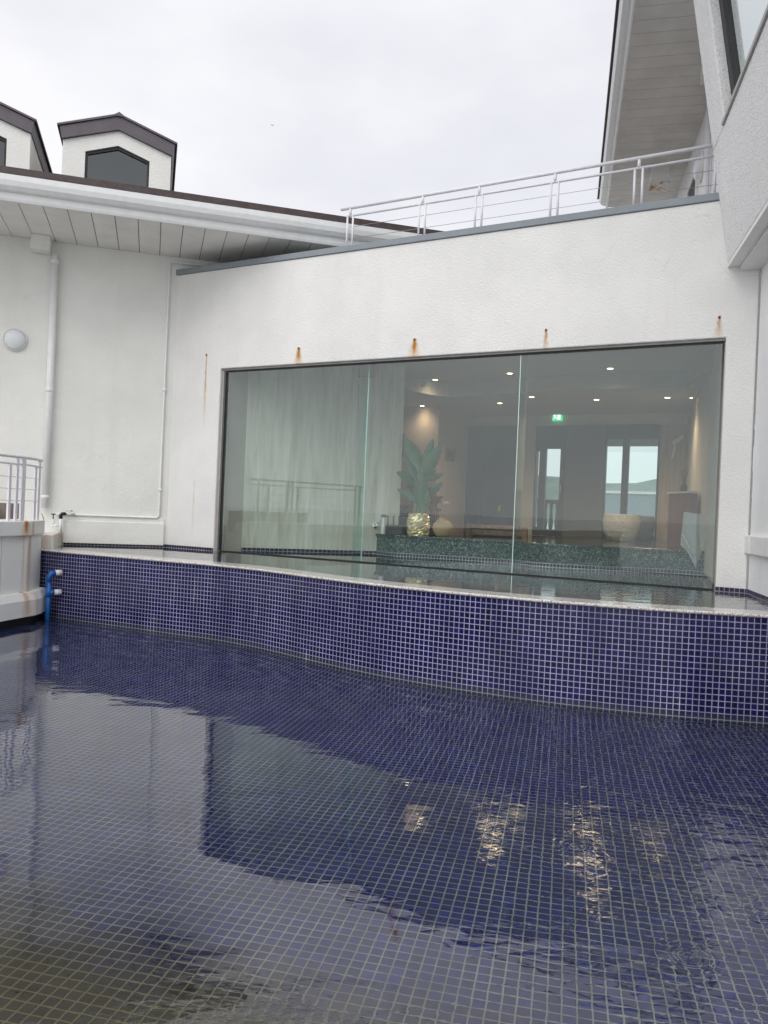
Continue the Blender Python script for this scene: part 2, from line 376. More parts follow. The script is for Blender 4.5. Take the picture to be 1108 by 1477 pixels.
def granite(name, a, b, c, scale, rough):
    g = NG(name); v = g.vor(scale); n = g.noise(scale * 0.7, 4, 0.7)
    col = g.mix(g.ramp(n, [(0.42, 0.0), (0.6, 1.0)]), a, b)
    w = g.n('ShaderNodeTexVoronoi'); w.inputs['Scale'].default_value = scale * 1.7; g.t.links.new(g.tc.outputs['Object'], w.inputs['Vector'])
    sp = g.xyz(w.outputs['Color'])[0]
    col = g.mix(g.math('GREATER_THAN', sp, 0.80), col, c)
    return g.bsdf(col, rough, g.bump(n, 0.0006), coat=0.2)
M_granite = granite('pale_granite', (0.74, 0.71, 0.67), (0.58, 0.54, 0.50), (0.16, 0.13, 0.12), 90, 0.15)
M_green = granite('dark_green_granite', (0.016, 0.038, 0.036), (0.035, 0.075, 0.070), (0.21, 0.31, 0.29), 46, 0.10)
def travertine():
    g = NG('travertine'); n = g.noise(2.0, 6, 0.7, stretch=(3.2, 3.2, 0.28)); n2 = g.noise(9, 4, 0.7, stretch=(2.5, 2.5, 0.2))
    c = g.mix(g.ramp(n, [(0.36, 0.0), (0.66, 1.0)]), (0.50, 0.47, 0.39), (0.76, 0.74, 0.66))
    c = g.mix(g.math('MULTIPLY', g.ramp(n2, [(0.5, 0.0), (0.72, 1.0)]), 0.45), c, (0.80, 0.78, 0.72))
    return g.bsdf(c, 0.6, g.bump(n2, 0.002))
M_trav = travertine()
M_plaster = plain('lounge_plaster', (0.58, 0.53, 0.48), 0.8, var=0.06, scale=2)
M_pink = plain('warm_plaster', (0.52, 0.43, 0.375), 0.8, var=0.06, scale=2)
M_ceil = plain('lounge_ceiling', (0.50, 0.51, 0.50), 0.8, var=0.04)
M_ceil2 = plain('lounge_ceiling_drop', (0.44, 0.43, 0.42), 0.8, var=0.04)
M_navy = plain('navy_panel', (0.050, 0.055, 0.085), 0.4, var=0.15, scale=3)
M_greyp = plain('grey_panel', (0.125, 0.115, 0.115), 0.5, var=0.1, scale=3)
M_dframe = plain('dark_window_frame', (0.05, 0.05, 0.055), 0.4)
def woodm(name, a, b, scale=1.0, rough=0.45):
    g = NG(name); n = g.noise(3 * scale, 5, 0.65, stretch=(6, 6, 0.5)); c = g.mix(g.ramp(n, [(0.35, 0.0), (0.7, 1.0)]), a, b)
    return g.bsdf(c, rough, g.bump(n, 0.001))
M_wood = woodm('pale_wood_wall', (0.40, 0.29, 0.19), (0.52, 0.40, 0.28))
M_cab = woodm('reddish_cabinet', (0.14, 0.055, 0.035), (0.22, 0.09, 0.06))
M_table = woodm('brown_table', (0.16, 0.075, 0.03), (0.30, 0.16, 0.07), rough=0.25)
M_floor = plain('polished_dark_floor', (0.075, 0.068, 0.062), 0.08, var=0.2, scale=2)
M_blue = plain('blue_pvc', (0.012, 0.115, 0.40), 0.28, var=0.12, scale=12)
M_chrome = plain('chrome', (0.55, 0.55, 0.55), 0.15, metal=1.0, var=0.1)
M_iron = plain('dark_metal', (0.055, 0.055, 0.06), 0.4, metal=0.6, var=0.2)
def leafm():
    g = NG('plant_leaf'); oi = g.n('ShaderNodeObjectInfo'); n = g.noise(9, 4, 0.6); v = g.noise(3, 2, 0.5, stretch=(30, 4, 9))
    c = g.mix(oi.outputs['Random'], (0.030, 0.095, 0.055), (0.080, 0.190, 0.075))
    c = g.mix(g.math('MULTIPLY', g.ramp(v, [(0.45, 0.0), (0.6, 1.0)]), 0.35), c, (0.12, 0.24, 0.11))
    c = g.mix(g.math('MULTIPLY', n, 0.3), c, (0.03, 0.07, 0.04))
    return g.bsdf(c, 0.35, g.bump(v, 0.004))
M_leaf = leafm()
M_stem = plain('plant_stem', (0.16, 0.22, 0.10), 0.5, var=0.25, scale=8)
M_gold = plain('crumpled_gold', (1.0, 0.72, 0.42), 0.28, metal=0.65, var=0.25, scale=14)
M_vase = plain('clay_vase', (0.52, 0.34, 0.17), 0.55, var=0.18, scale=7, bump=0.002)
M_petal = plain('pink_petal', (0.75, 0.58, 0.62), 0.5, var=0.1)
M_drift = plain('driftwood', (0.20, 0.115, 0.065), 0.8, var=0.4, scale=14, bump=0.006)
def bowlm():
    g = NG('carved_stone'); v = g.vor(20); c = g.mix(g.noise(5, 4), (0.48, 0.45, 0.40), (0.62, 0.59, 0.53))
    return g.bsdf(c, 0.8, g.bump(v, 0.010))
M_bowl = bowlm()
M_lens = emitter('warm_lamp_lens', (1.0, 0.72, 0.42), 9.0)
M_exit = emitter('exit_green', (0.05, 0.55, 0.22), 0.9)
M_exitw = emitter('exit_white', (0.85, 1.0, 0.9), 1.0)
M_lamp = plain('lamp_glass', (0.72, 0.75, 0.76), 0.2, var=0.03)
def foliage():
    g = NG('far_foliage'); n = g.noise(0.25, 5, 0.7)
    return g.bsdf(g.mix(g.ramp(n, [(0.35, 0.0), (0.65, 1.0)]), (0.05, 0.075, 0.065), (0.12, 0.16, 0.14)), 0.9)
M_hill = foliage()
M_ground = plain('pale_paving', (0.36, 0.35, 0.33), 0.8, var=0.1, scale=1.5)
M_sea = plain('sea_surface', (0.34, 0.36, 0.37), 0.15, var=0.2, scale=0.05)

# ------------------------------------------------------------------ ground, pools, water
g = MB(); g.face([(-1500, -1500, -0.9), (1500, -1500, -0.9), (1500, 1500, -0.9), (-1500, 1500, -0.9)])
struct('ground', g, M_sea)

lip = [(-5.6, 11.25), (-4.9, 10.87), (-4.2, 10.44), (-3.4, 10.03), (-2.6, 9.62), (-1.98, 9.31), (-1.47, 8.97), (-1.10, 8.65), (-0.79, 8.35), (-0.40, 7.99), (0.03, 7.64),
       (0.45, 7.36), (0.81, 7.15), (1.19, 6.96), (1.5, 6.82), (2.0, 6.65), (2.45, 6.53), (3.1, 6.42), (3.8, 6.34), (4.6, 6.30)]
def spline(pts, n):
    res = []
    P = [Vector((*p, 0)) for p in pts]
    for i in range(len(P) - 1):
        p0, p1, p2, p3 = P[max(0, i - 1)], P[i], P[i + 1], P[min(len(P) - 1, i + 2)]
        for k in range(n):
            t = k / n
            res.append(0.5 * ((2 * p1) + (p2 - p0) * t + (2 * p0 - 5 * p1 + 4 * p2 - p3) * t * t + (3 * p1 - p0 - 3 * p2 + p3) * t ** 3))
    res.append(P[-1]); return res
LC = spline(lip, 6)
def offs(curve, d):
    r = []
    for i, p in enumerate(curve):
        t = (curve[min(i + 1, len(curve) - 1)] - curve[max(i - 1, 0)]).normalized()
        r.append(p + Vector((-t.y, t.x, 0)) * d)
    return r
ZL, ZU, ZB = 0.868, 0.888, -0.15
arc = [0.0]
for i in range(1, len(LC)): arc.append(arc[-1] + (LC[i] - LC[i - 1]).length)
pw = thing('tiled_pool_wall', 'curving pool wall of small dark blue mosaic tiles with a pale granite lip', 'pool wall', ID, (LC[60].x, LC[60].y, 0))
m = MB()
for i in range(len(LC) - 1):
    a, b = LC[i], LC[i + 1]
    m.face([(a.x, a.y, ZB), (b.x, b.y, ZB), (b.x, b.y, ZL), (a.x, a.y, ZL)],
           uv=[(arc[i], ZB - ZL), (arc[i + 1], ZB - ZL), (arc[i + 1], 0), (arc[i], 0)], smooth=True)
inn = offs(LC, 0.30)
for i in range(len(LC) - 1):
    a, b = inn[i], inn[i + 1]
    m.face([(b.x, b.y, ZB), (a.x, a.y, ZB), (a.x, a.y, ZL), (b.x, b.y, ZL)], uv=[(arc[i + 1], ZB - ZL), (arc[i], ZB - ZL), (arc[i], 0), (arc[i + 1], 0)], smooth=True)
    c, d = LC[i], LC[i + 1]
    z_ = ZL - 0.0004; m.face([(c.x, c.y, z_), (d.x, d.y, z_), (b.x, b.y, z_), (a.x, a.y, z_)], uv=[(0, 0.02)] * 4)
part('mosaic_face', m, M_tile, pw)
m = MB()
prof = [(-0.012, ZL + 0.001), (-0.020, ZL + 0.008), (-0.020, ZL + 0.018), (-0.010, ZL + 0.026), (0.31, ZL + 0.026), (0.31, ZL + 0.001)]
rows = [[(p.x, p.y, z) for p in offs(LC, d)] for d, z in prof]
for j in range(len(prof)):
    j2 = (j + 1) % len(prof)
    for i in range(len(LC) - 1):
        m.face([rows[j][i], rows[j][i + 1], rows[j2][i + 1], rows[j2][i]][::-1], smooth=False)
part('granite_lip', m, M_granite, pw)

# lower pool: floor and water
RWI = RW
def rw(x, y): p = toW(RW, (x, y, 0)); return (p.x, p.y)
poolpoly = [(-7.6, -4.0), rw(12.5, 0.0), rw(0.0, 0.0), (4.6, 11.2), (-5.6, 11.4)]
fm = MB(); fm.face([tuple(loc(RW, (x, y, ZB))) for x, y in poolpoly]); struct('pool_floor', fm, M_tile_f, RW)
lw = [(p.x, p.y) for p in LC]
wpoly = [(-7.6, -4.0), rw(12.5, 0.0), rw(3.0, 0.0)] + [q for q in reversed(lw)]
wm = MB(); wm.face([(x, y, 0.0) for x, y in wpoly])
M_water = water('pool_water', rings=((1.195, 2.94, 0.14, 0.026, 0.0011), (1.62, 3.30, 0.12, 0.03, 0.0008), (0.6, 4.3, 0.10, 0.03, 0.0007), (1.0, 3.9, 0.16, 0.035, 0.0008)))
struct('pool_water', wm, M_water)
# upper pool: floor and water, passing under the glass
ww = lambda x, y: tuple(toW(WW, (x, y, 0)))[:2]
cnt = [(-0.10, 13.02), (0.13, 12.66), (0.42, 12.57), (0.9, 12.42), (1.38, 12.26), (1.75, 12.13), (1.98, 12.0), (2.12, 11.82), (2.25, 11.6), (2.47, 11.45), (3.0, 11.38), (3.6, 11.34), (4.03, 11.28), (4.60, 11.12)]
CC = [(p.x, p.y) for p in spline(cnt, 4)]
upoly = [(p.x, p.y) for p in offs(LC, 0.30)] + [rw(0.3, 0.35), ww(7.2, 0.1)] + [(4.9, 11.6), (3.0, 12.2), (0.3, 13.6)] + [ww(-0.2, 0.7), ww(-1.2, 0.2), (-5.6, 12.0)]
um = MB(); um.face([(x, y, ZU) for x, y in upoly])
M_water2 = water('upper_pool_water', amp=0.30)
struct('upper_pool_water', um, M_water2)
um = MB(); um.face([tuple(loc(WW, (x, y, 0.70))) for x, y in upoly]); struct('upper_pool_floor', um, M_tile_u, WW)

# ------------------------------------------------------------------ window pavilion
pav = thing('window_pavilion', 'white textured wall with one wide frameless glass window above the tiled pool', 'building', WW)
m = MB(); m.prism([(-1.03, 0.70), (-1.03, 5.12), (7.262, 5.12), (7.262, 0.70), (6.96, 0.70), (6.96, 3.625), (-0.03, 3.625), (-0.03, 0.70)], -0.08, 0.16, 'y')
part('wall', m, M_pav, pav, bevel=0.012)
m = MB(); m.prism([(-0.10, 5.121), (-0.10, 5.205), (0.34, 5.22), (0.34, 5.121)], -1.04, 7.0, 'x'); part('coping', m, M_coping, pav, bevel=0.006)
m = MB(); m.box(-1.02, 12, 0.35, 12.5, 4.7, 5.0); part('terrace_slab', m, M_ground, pav)
for a, b in ((-1.03, -0.03), (6.96, 7.27)): part('tile_skirting', MB().box(a, b, -0.088, -0.0805, 0.72, 0.935), M_tile_s, pav)
m = MB(); m.box(-0.029, 0.014, -0.045, 0.03, 0.72, 3.60); m.box(6.943, 6.959, -0.01, 0.03, 0.72, 3.60); m.box(-0.029, 6.959, -0.03, 0.03, 3.601, 3.624)
fr = part('window_frame', m, M_frame, pav, bevel=0.003)
m = MB(); m.box(0.046, 6.924, -0.006, 0.022, 3.578, 3.6005); m.box(0.0145, 0.0455, -0.006, 0.026, 0.9025, 3.577); m.box(0.046, 6.924, -0.014, 0.026, 0.80, 0.902); part('glazing_channel', m, M_dark, fr)
W3 = (6.924 - 0.046) / 3
for k in range(3):
    m = MB(); m.box(0.046 + k * W3 + 0.004, 0.046 + (k + 1) * W3 - 0.004, 0.0, 0.015, 0.90, 3.579); part('glass_pane', m, M_glass, pav)
for k in (1, 2):
    x = 0.046 + k * W3
    m = MB(); m.box(x - 0.0075, x + 0.0075, 0.020, 0.265, 0.80, 3.70); f = part('glass_fin', m, M_fin, pav)
    m = MB(); m.box(x - 0.0085, x + 0.0085, 0.2655, 0.270, 0.80, 3.70) if k == 1 else m.box(x - 0.0037, x + 0.0037, 0.001, 0.0145, 0.905, 3.578); part('polished_edge', m, M_edge, f)
# lounge shell seen through the glass (local coordinates of the window wall)
def seg_wall(mb, p, q, t, z0, z1):
    p = Vector(p); q = Vector(q); d = (q - p).normalized(); n = Vector((-d.y, d.x)) * t
    mb.prism([tuple(p), tuple(q), tuple(q + n), tuple(p + n)], z0, z1)
m = MB(); seg_wall(m, (0.03, 0.51), (1.845, 2.32), 0.2, 0.7, 4.0)
trav = part('travertine_wall', m, M_trav, pav, label='streaked cream stone wall')
m = MB(); m.prism([(-0.03, 0.161), (0.03, 0.51), (-0.2, 0.6), (-0.3, 0.161)], 0.7, 4.0); part('reveal_wall', m, M_plaster, pav)
m = MB(); seg_wall(m, (0.037, 0.503), (1.46, 1.926), -0.0, 0.7, 0.7)
d45 = Vector((1.845 - 0.03, 2.32 - 0.51)).normalized(); n45 = Vector((d45.y, -d45.x))
m = MB(); p = Vector((0.03, 0.51)) + n45 * 0.001; q = Vector((0.03, 0.51)) + d45 * 2.25 + n45 * 0.001
seg_wall(m, p, q, -0.008, 0.72, 0.935); part('inner_tile_skirting', m, M_tile_s, pav)
m = MB(); seg_wall(m, (6.53, 2.60), (6.94, 0.165), 0.15, 0.7, 4.0); seg_wall(m, (5.63, 7.0), (6.53, 2.60), 0.15, 0.7, 4.0)
part('side_wall', m, M_plaster, pav)
m = MB(); seg_wall(m, (6.52, 2.60), (6.93, 0.166), -0.006, 0.72, 0.935); part('inner_tile_skirting', m, M_tile_s, pav)
m = MB(); m.box(-0.9, 1.15, 5.2, 5.35, 1.0, 4.0); m.prism([(1.15, 5.2), (1.08, 7.0), (0.9, 7.0), (0.9, 5.36)], 1.0, 4.0); m.box(-1.0, -0.9, 0.5, 5.3, 0.7, 4.0)
part('reception_wall', m, M_pink, pav)
m = MB(); m.box(-1.0, 7.3, 0.17, 7.3, 4.0, 4.12); part('ceiling', m, M_ceil, pav)
rec = [loc(WW, (x, y, 0)) for x, y in ((-0.35, 12.75), (0.05, 13.55), (0.62, 14.35), (1.10, 14.62), (1.62, 14.35), (2.28, 13.83), (2.9, 13.40), (3.57, 13.0), (4.1, 12.75), (4.69, 12.55), (4.44, 11.15))]
pts = [(p.x, p.y) for p in rec]
pts = [(p.x, p.y) for p in spline(pts[:-1], 4)] + [pts[-1], (7.3, 2.6), (7.3, 7.2), (-0.95, 7.2), (-0.95, 2.4)]
m = MB(); m.prism(pts, 3.75, 3.999); part('dropped_ceiling', m, M_ceil2, pav)
m = MB(); m.box(-1.0, 7.3, 7.0, 7.2, 3.53, 4.0); m.box(2.2, 2.62, 7.0, 7.2, 1.0, 3.53); m.box(5.13, 5.75, 7.0, 7.2, 1.0, 3.53)
part('far_wall', m, M_plaster, pav)
m = MB(); m.box(5.135, 5.63, 6.985, 6.998, 1.22, 3.53); m.prism([(5.62, 6.98), (5.75, 6.35), (5.76, 6.35), (5.635, 6.98)], 1.22, 3.6); part('wood_panel', m, M_wood, pav)
m = MB(); m.box(1.08, 1.45, 6.9, 7.1, 1.22, 3.529); m.box(1.455, 1.80, 6.92, 7.1, 1.22, 3.529); m.box(1.805, 2.2, 6.9, 7.1, 1.22, 3.529); part('navy_partition', m, M_navy, pav)
m = MB(); m.box(3.27, 4.07, 6.95, 7.1, 1.22, 3.529); part('grey_panel', m, M_greyp, pav)
m = MB(); m.box(2.62, 2.64, 6.95, 7.05, 1.22, 3.529); m.box(2.71, 2.85, 6.95, 7.05, 1.22, 3.529); m.box(3.16, 3.27, 6.95, 7.05, 1.22, 3.529); m.box(2.64, 2.71, 6.95, 7.05, 3.0, 3.529)
m.box(2.85, 3.16, 6.95, 7.05, 3.05, 3.529); m.box(2.64, 2.71, 6.95, 7.05, 1.22, 1.40); m.box(2.85, 3.16, 6.95, 7.05, 1.22, 1.36)
door = part('entrance_door', m, M_dframe, pav)
m = MB(); m.box(2.851, 3.159, 6.99, 7.0, 1.361, 3.049); part('door_pane', m, M_glass, door)
m = MB(); m.tube([(3.2, 6.93, 1.95), (3.2, 6.90, 1.96), (3.2, 6.90, 2.35), (3.2, 6.93, 2.36)], 0.012, 8); part('door_handle', m, M_chrome, door)
m = MB(); m.box(4.07, 5.13, 6.95, 7.05, 3.24, 3.529); m.box(4.07, 4.10, 6.95, 7.05, 1.34, 3.239); m.box(5.10, 5.13, 6.95, 7.05, 1.34, 3.239); m.box(4.42, 4.55, 6.96, 7.04, 1.34, 3.239); m.box(4.07, 5.13, 6.95, 7.05, 1.22, 1.339)
win = part('far_window', m, M_dframe, pav)
for a, b in ((4.101, 4.419), (4.551, 5.099)):
    m = MB(); m.box(a, b, 6.99, 7.0, 1.34, 3.239); part('window_pane', m, M_glass, win)
m = MB(); m.box(-1.0, 7.3, 3.5, 9.0, 1.05, 1.215)
m.prism([tuple(loc(WW, (x, y, 0)))[:2] for x, y in ((0.3, 13.5), (2.0, 12.9), (4.7, 12.0))] + [(7.0, 3.6), (-0.9, 3.6), (0.5, 2.8)], 1.06, 1.214)
struct('lounge_floor', m, M_floor, WW)
# granite counter along the inner pool edge
cp = [tuple(loc(WW, (x, y, 0)))[:2] for x, y in CC]
cpb = [tuple(loc(WW, (x, y, 0)))[:2] for x, y in ((4.85, 11.75), (3.6, 12.1), (2.3, 12.7), (0.9, 13.35), (0.2, 13.6))]
ct = thing('granite_counter', 'dark green speckled granite ledge curving along the indoor pool edge', 'counter', WW, (cp[28][0], cp[28][1], 0.885))
m = MB(); m.prism(cp + cpb, 0.945, 1.185); part('counter_front', m, M_green, ct)
def grow(c, d): return [(p.x, p.y) for p in offs([Vector((*q, 0)) for q in c], d)]
m = MB(); m.prism(grow(cp, -0.025) + cpb, 1.186, 1.226); part('counter_top', m, M_green, ct, bevel=0.008)
m = MB(); acc = 0
for i in range(len(cp) - 1):
    a, b = Vector(cp[i]), Vector(cp[i + 1]); l = (b - a).length
    m.face([(a.x, a.y, 0.70), (b.x, b.y, 0.70), (b.x, b.y, 0.945), (a.x, a.y, 0.945)], uv=[(acc, 0.7), (acc + l, 0.7), (acc + l, 0.945), (acc, 0.945)], smooth=True); acc += l
part('tile_base', m, tiles('blue_mosaic_counter', 'uv', tile=(0.02, 0.022, 0.05), grout=(0.42, 0.45, 0.48), off=(0, 0.2)), ct)

# ------------------------------------------------------------------ things on the counter
C0 = WW
def at_world(x, y, z): p = loc(WW, (x, y, 0)); return (p.x, p.y, z)
ZC = 1.2265
GX = Matrix.Identity(4)
pl = thing('potted_plant', 'broad-leaved green plant in a crumpled gold pot on the granite ledge', 'plant', GX, (0.56, 12.80, ZC))
def crump(mb, prof, c, n, amp, seed):
    rnd = random.Random(seed); tab = {}
    return mb.lathe(prof, c, n, jit=lambda j, k: 0 if j in (0, len(prof) - 1) else rnd.uniform(-amp, amp), smooth=False)
pr = []
for i in range(17):
    t = i / 16; r = 0.165 + 0.035 * math.sin(t * 2.6) - 0.03 * t
    pr.append((r, ZC + 0.355 * t))
m = MB(); crump(m, pr, (0.56, 12.80, 0), 34, 0.075, 3); m.v = [v for v in m.v]; part('gold_pot', m, M_gold, pl)
def leaf(base, tip, width, droop=0.06, yoff=0.0, fold=0.55, n=9):
    mb = MB(); b = Vector(base); t = Vector(tip); d = t - b; side = Vector((d.z, 0, -d.x)).normalized(); nrm = Vector((0, -1, 0))
    L_, R_, C_ = [], [], []
    for i in range(n + 1):
        u = i / n
        w = width * 0.5 * (math.sin(math.pi * min(1, u * 0.93 + 0.07)) ** 0.75) * (1 - 0.25 * u)
        c = b + d * u + Vector((0, yoff * math.sin(u * 1.7), -droop * u * u)) + side * 0.02 * math.sin(u * 3)
        wav = 0.008 * math.sin(u * 17 + tip[0] * 9)
        C_.append(c); L_.append(c + side * w + nrm * (-fold * w + wav)); R_.append(c - side * w + nrm * (-fold * w - wav))
    for i in range(n):
        mb.face([C_[i], C_[i + 1], L_[i + 1], L_[i]], smooth=True); mb.face([R_[i], R_[i + 1], C_[i + 1], C_[i]], smooth=True)
    return mb
def pxp(px, py, d):      # point of the plant's silhouette at depth d (metres from the viewer)
    X = ((px - 554) * math.cos(ROLL) - (738.5 - py) * math.sin(ROLL)) / 1147.1; Y = ((px - 554) * math.sin(ROLL) + (738.5 - py) * math.cos(ROLL)) / 1147.1
    return (X * d, d, EYE + d * (Y - PITCH))
LV = [((606, 676), (583, 624), 0.24, 0.10), ((605, 692), (625, 626), 0.22, 0.06), ((606, 690), (637, 634), 0.24, -0.05), ((600, 694), (583, 650), 0.17, 0.12), ((597, 698), (571, 676), 0.16, -0.1),
      ((613, 692), (641, 677), 0.13, 0.1), ((612, 690), (631, 671), 0.06, 0.15), ((613, 716), (638, 690), 0.15, -0.12), ((598, 722), (573, 700), 0.17, 0.05), ((606, 744), (609, 676), 0.24, -0.16), ((602, 744), (597, 690), 0.12, -0.1), ((609, 744), (617, 700), 0.13, -0.12)]
for (a, b, w, yo) in LV:
    part('leaf', leaf(pxp(*a, 12.80), pxp(*b, 12.80), w, yoff=yo), M_leaf, pl)
m = MB()
for k, (x0, x1, zt) in enumerate(((598, 600, 690), (602, 606, 690), (606, 611, 695), (609, 608, 672))):
    a = Vector(pxp(x0, 745, 12.8)); b = Vector(pxp(x1, zt, 12.8)); m.tube([a + Vector((0, 0, -0.06)), (a + b) / 2 + Vector((0.01, 0.02 * (k - 1), 0)), b], [0.030, 0.026, 0.014], 8)
part('stem', m, M_stem, pl)

vs = thing('flower_vase', 'round clay vase holding one pink flower, right of the gold pot', 'vase', GX, (0.945, 12.66, ZC))
m = MB(); m.lathe([(0.075, ZC), (0.10, ZC + 0.01), (0.155, ZC + 0.10), (0.165, ZC + 0.15), (0.150, ZC + 0.205), (0.10, ZC + 0.25), (0.062, ZC + 0.268), (0.075, ZC + 0.292), (0.078, ZC + 0.30), (0.06, ZC + 0.30), (0.05, ZC + 0.26)], (0.945, 12.66, 0), 28)
part('vase_body', m, M_vase, vs)
fc = Vector((0.985, 12.64, 1.735))
m = MB(); m.tube([(0.945, 12.66, ZC + 0.25), (0.955, 12.65, 1.62), fc], 0.008, 8); part('flower_stem', m, M_stem, vs)
for k in range(13):
    a = 2 * math.pi * k / 13; el = 0.25 + 0.5 * (k % 2)
    dirv = Vector((math.cos(a), math.sin(a), el)).normalized(); sd_ = Vector((-math.sin(a), math.cos(a), 0))
    tipp = fc + dirv * 0.115; midp = fc + dirv * 0.06
    m = MB(); m.face([fc, midp - sd_ * 0.02, tipp, midp + sd_ * 0.02]); m.face([fc, midp + sd_ * 0.02, tipp, midp - sd_ * 0.02 + Vector((0, 0, -0.004))]); part('petal', m, M_petal, vs)

bw = single('stone_bowl', MB().lathe([(0.20, 1.216), (0.25, 1.225), (0.285, 1.33), (0.335, 1.48), (0.35, 1.60), (0.325, 1.70), (0.33, 1.725), (0.30, 1.725), (0.27, 1.6)], (4.50, 15.05, 0), 36), M_bowl, ID,
            'large pale carved stone bowl on the polished lounge floor', 'bowl', (4.50, 15.05, 1.216))
single('dark_planter', MB().lathe([(0.15, 1.216), (0.20, 1.23), (0.25, 1.45), (0.26, 1.62), (0.235, 1.70), (0.20, 1.70), (0.19, 1.6)], (4.93, 15.25, 0), 28), M_greyp, ID,
       'dark rounded pot half hidden behind the stone bowl', 'pot', (4.93, 15.25, 1.216))
# counter fittings at the left end
sp = thing('wall_spout', 'small chrome spout at the end of the cream stone wall', 'faucet', ID, (-0.12, 12.93, 1.30))
m = MB(); m.lathe([(0.045, 0), (0.05, 0.01), (0.03, 0.03)], (-0.14, 12.95, 1.36), 16, 'y'); part('rose', m, M_chrome, sp)
m = MB(); m.tube([(-0.14, 12.98, 1.36), (-0.14, 12.87, 1.37), (-0.13, 12.83, 1.33)], 0.022, 10); part('spout_pipe', m, M_chrome, sp)
m = MB(); m.tube([(-0.10, 12.93, 1.39), (-0.06, 12.90, 1.44)], 0.013, 8); part('lever', m, M_chrome, sp)
rk = thing('ladle_rack', 'dark box with upright rods on the left end of the granite ledge', 'rack', ID, (0.17, 12.86, ZC))
m = MB(); m.box(0.04, 0.30, 12.80, 12.95, ZC, ZC + 0.15); part('rack_box', m, M_iron, rk, bevel=0.006)
for k in range(3):
    m = MB(); m.tube([(0.07 + 0.09 * k, 12.88, ZC + 0.12), (0.07 + 0.09 * k, 12.88, ZC + 0.30)], 0.010, 8); part('rod', m, M_iron, rk)
dp = thing('soap_dispenser', 'white pump dispenser with dark head beside the ladle rack', 'dispenser', ID, (0.0, 12.86, ZC))
m = MB(); m.lathe([(0.035, ZC), (0.04, ZC + 0.01), (0.035, ZC + 0.13), (0.02, ZC + 0.20), (0.025, ZC + 0.27)], (0.0, 12.86, 0), 16); part('bottle', m, M_white, dp)
m = MB(); m.box(-0.05, 0.055, 12.82, 12.90, ZC + 0.271, ZC + 0.31); part('pump_head', m, M_greyp, dp, bevel=0.01)

# ------------------------------------------------------------------ lounge things
def lpt(s, y, z): return (s, y, z)
sofa = thing('navy_bench', 'dark navy upholstered bench behind the plant', 'bench', WW, (0.55, 4.4, 1.216))
m = MB(); m.box(0.0, 1.0, 4.1, 4.8, 1.216, 1.50); part('seat', m, M_navy, sofa, bevel=0.02)
m = MB(); m.box(0.0, 1.0, 4.62, 4.85, 1.501, 1.74); part('backrest', m, M_navy, sofa, bevel=0.02)
bd = thing('notice_board', 'small dark board with rows of white lettering on the wall above the plant', 'notice board', WW, (0.2, 5.19, 2.8))
b0 = loc(WW, (0.36, 15.6, 0))
m = MB(); m.box(0.06, 0.40, 5.175, 5.198, 2.72, 3.20); part('board', m, plain('board_blue', (0.05, 0.10, 0.12), 0.5), bd)
for k in range(7):
    for c in range(2):
        part('lettering', MB().box(0.13 + c * 0.13, 0.13 + c * 0.13 + 0.05 + 0.03 * ((k * 7 + c * 3) % 3) / 2, 5.171, 5.1745, 3.10 - k * 0.045, 3.118 - k * 0.045), M_white, bd)
th = thing('thermostat_panel', 'grey control panel on the warm plaster wall beside the plant leaves', 'control panel', WW, (1.10, 5.9, 2.75))
m = MB(); m.box(1.122, 1.15, 5.62, 6.10, 2.70, 2.95); part('panel', m, M_greyp, th, bevel=0.004)
m = MB(); m.box(1.1505, 1.154, 5.72, 6.0, 2.78, 2.88); part('display', m, M_dframe, th)
def drift(name, x, y, h, label, seed):
    rnd = random.Random(seed); t = thing(name, label, 'ornament', WW, (x, y, 1.216))
    m = MB()
    m.box(x - 0.12, x + 0.12, y - 0.1, y + 0.1, 1.216, 1.30); part('base_block', m, M_dark, t)
    m = MB(); n = 7; path = [(x + rnd.uniform(-.05, .05), y + rnd.uniform(-.04, .04), 1.29 + h * i / n) for i in range(n + 1)]
    m.tube(path, [rnd.uniform(.06, .10) for _ in path], 9, smooth=False)
    for k in range(6):
        p = Vector(path[rnd.randrange(1, n + 1)]); q = p + Vector((rnd.uniform(-.22, .24), rnd.uniform(-.1, .1), rnd.uniform(-.04, .18)))
        m.tube([p, (p + q) / 2 + Vector((0, 0, .03)), q], [.05, .04, .02], 7, smooth=False)
    part('driftwood_trunk', m, M_drift, t)
drift('driftwood_ornament', 1.10, 4.3, 0.78, 'taller twisted driftwood ornament directly behind the clay vase', 5)
drift('driftwood_ornament', 1.45, 4.5, 0.62, 'shorter driftwood ornament right of the vase flower', 9)
sk = thing('spiky_plant', 'dark spiky leaved plant between gold pot and clay vase', 'plant', ID, (0.86, 13.3, 1.216))
m = MB(); m.lathe([(0.08, 1.216), (0.11, 1.30), (0.10, 1.36)], (0.86, 13.3, 0), 14); part('plant_pot', m, M_dark, sk)
rnd = random.Random(4)
for k in range(26):
    a = rnd.uniform(0, 6.28); e = rnd.uniform(0.15, 1.4); l = rnd.uniform(.20, .32)
    b = Vector((0.86, 13.3, 1.36)); d = Vector((math.cos(a) * math.cos(e), math.sin(a) * math.cos(e), math.sin(e))); s_ = Vector((-math.sin(a), math.cos(a), 0)) * 0.014
    m = MB(); m.add([b - s_, b + s_, b + d * l, b + d * l * .4 + Vector((0, 0, .012))], [(0, 1, 2), (0, 3, 1), (1, 3, 2), (2, 3, 0)]); part('blade', m, M_dark, sk)
tb = thing('low_table', 'low brown wooden table catching lamplight behind the granite ledge', 'table', WW, (2.3, 3.9, 1.216))
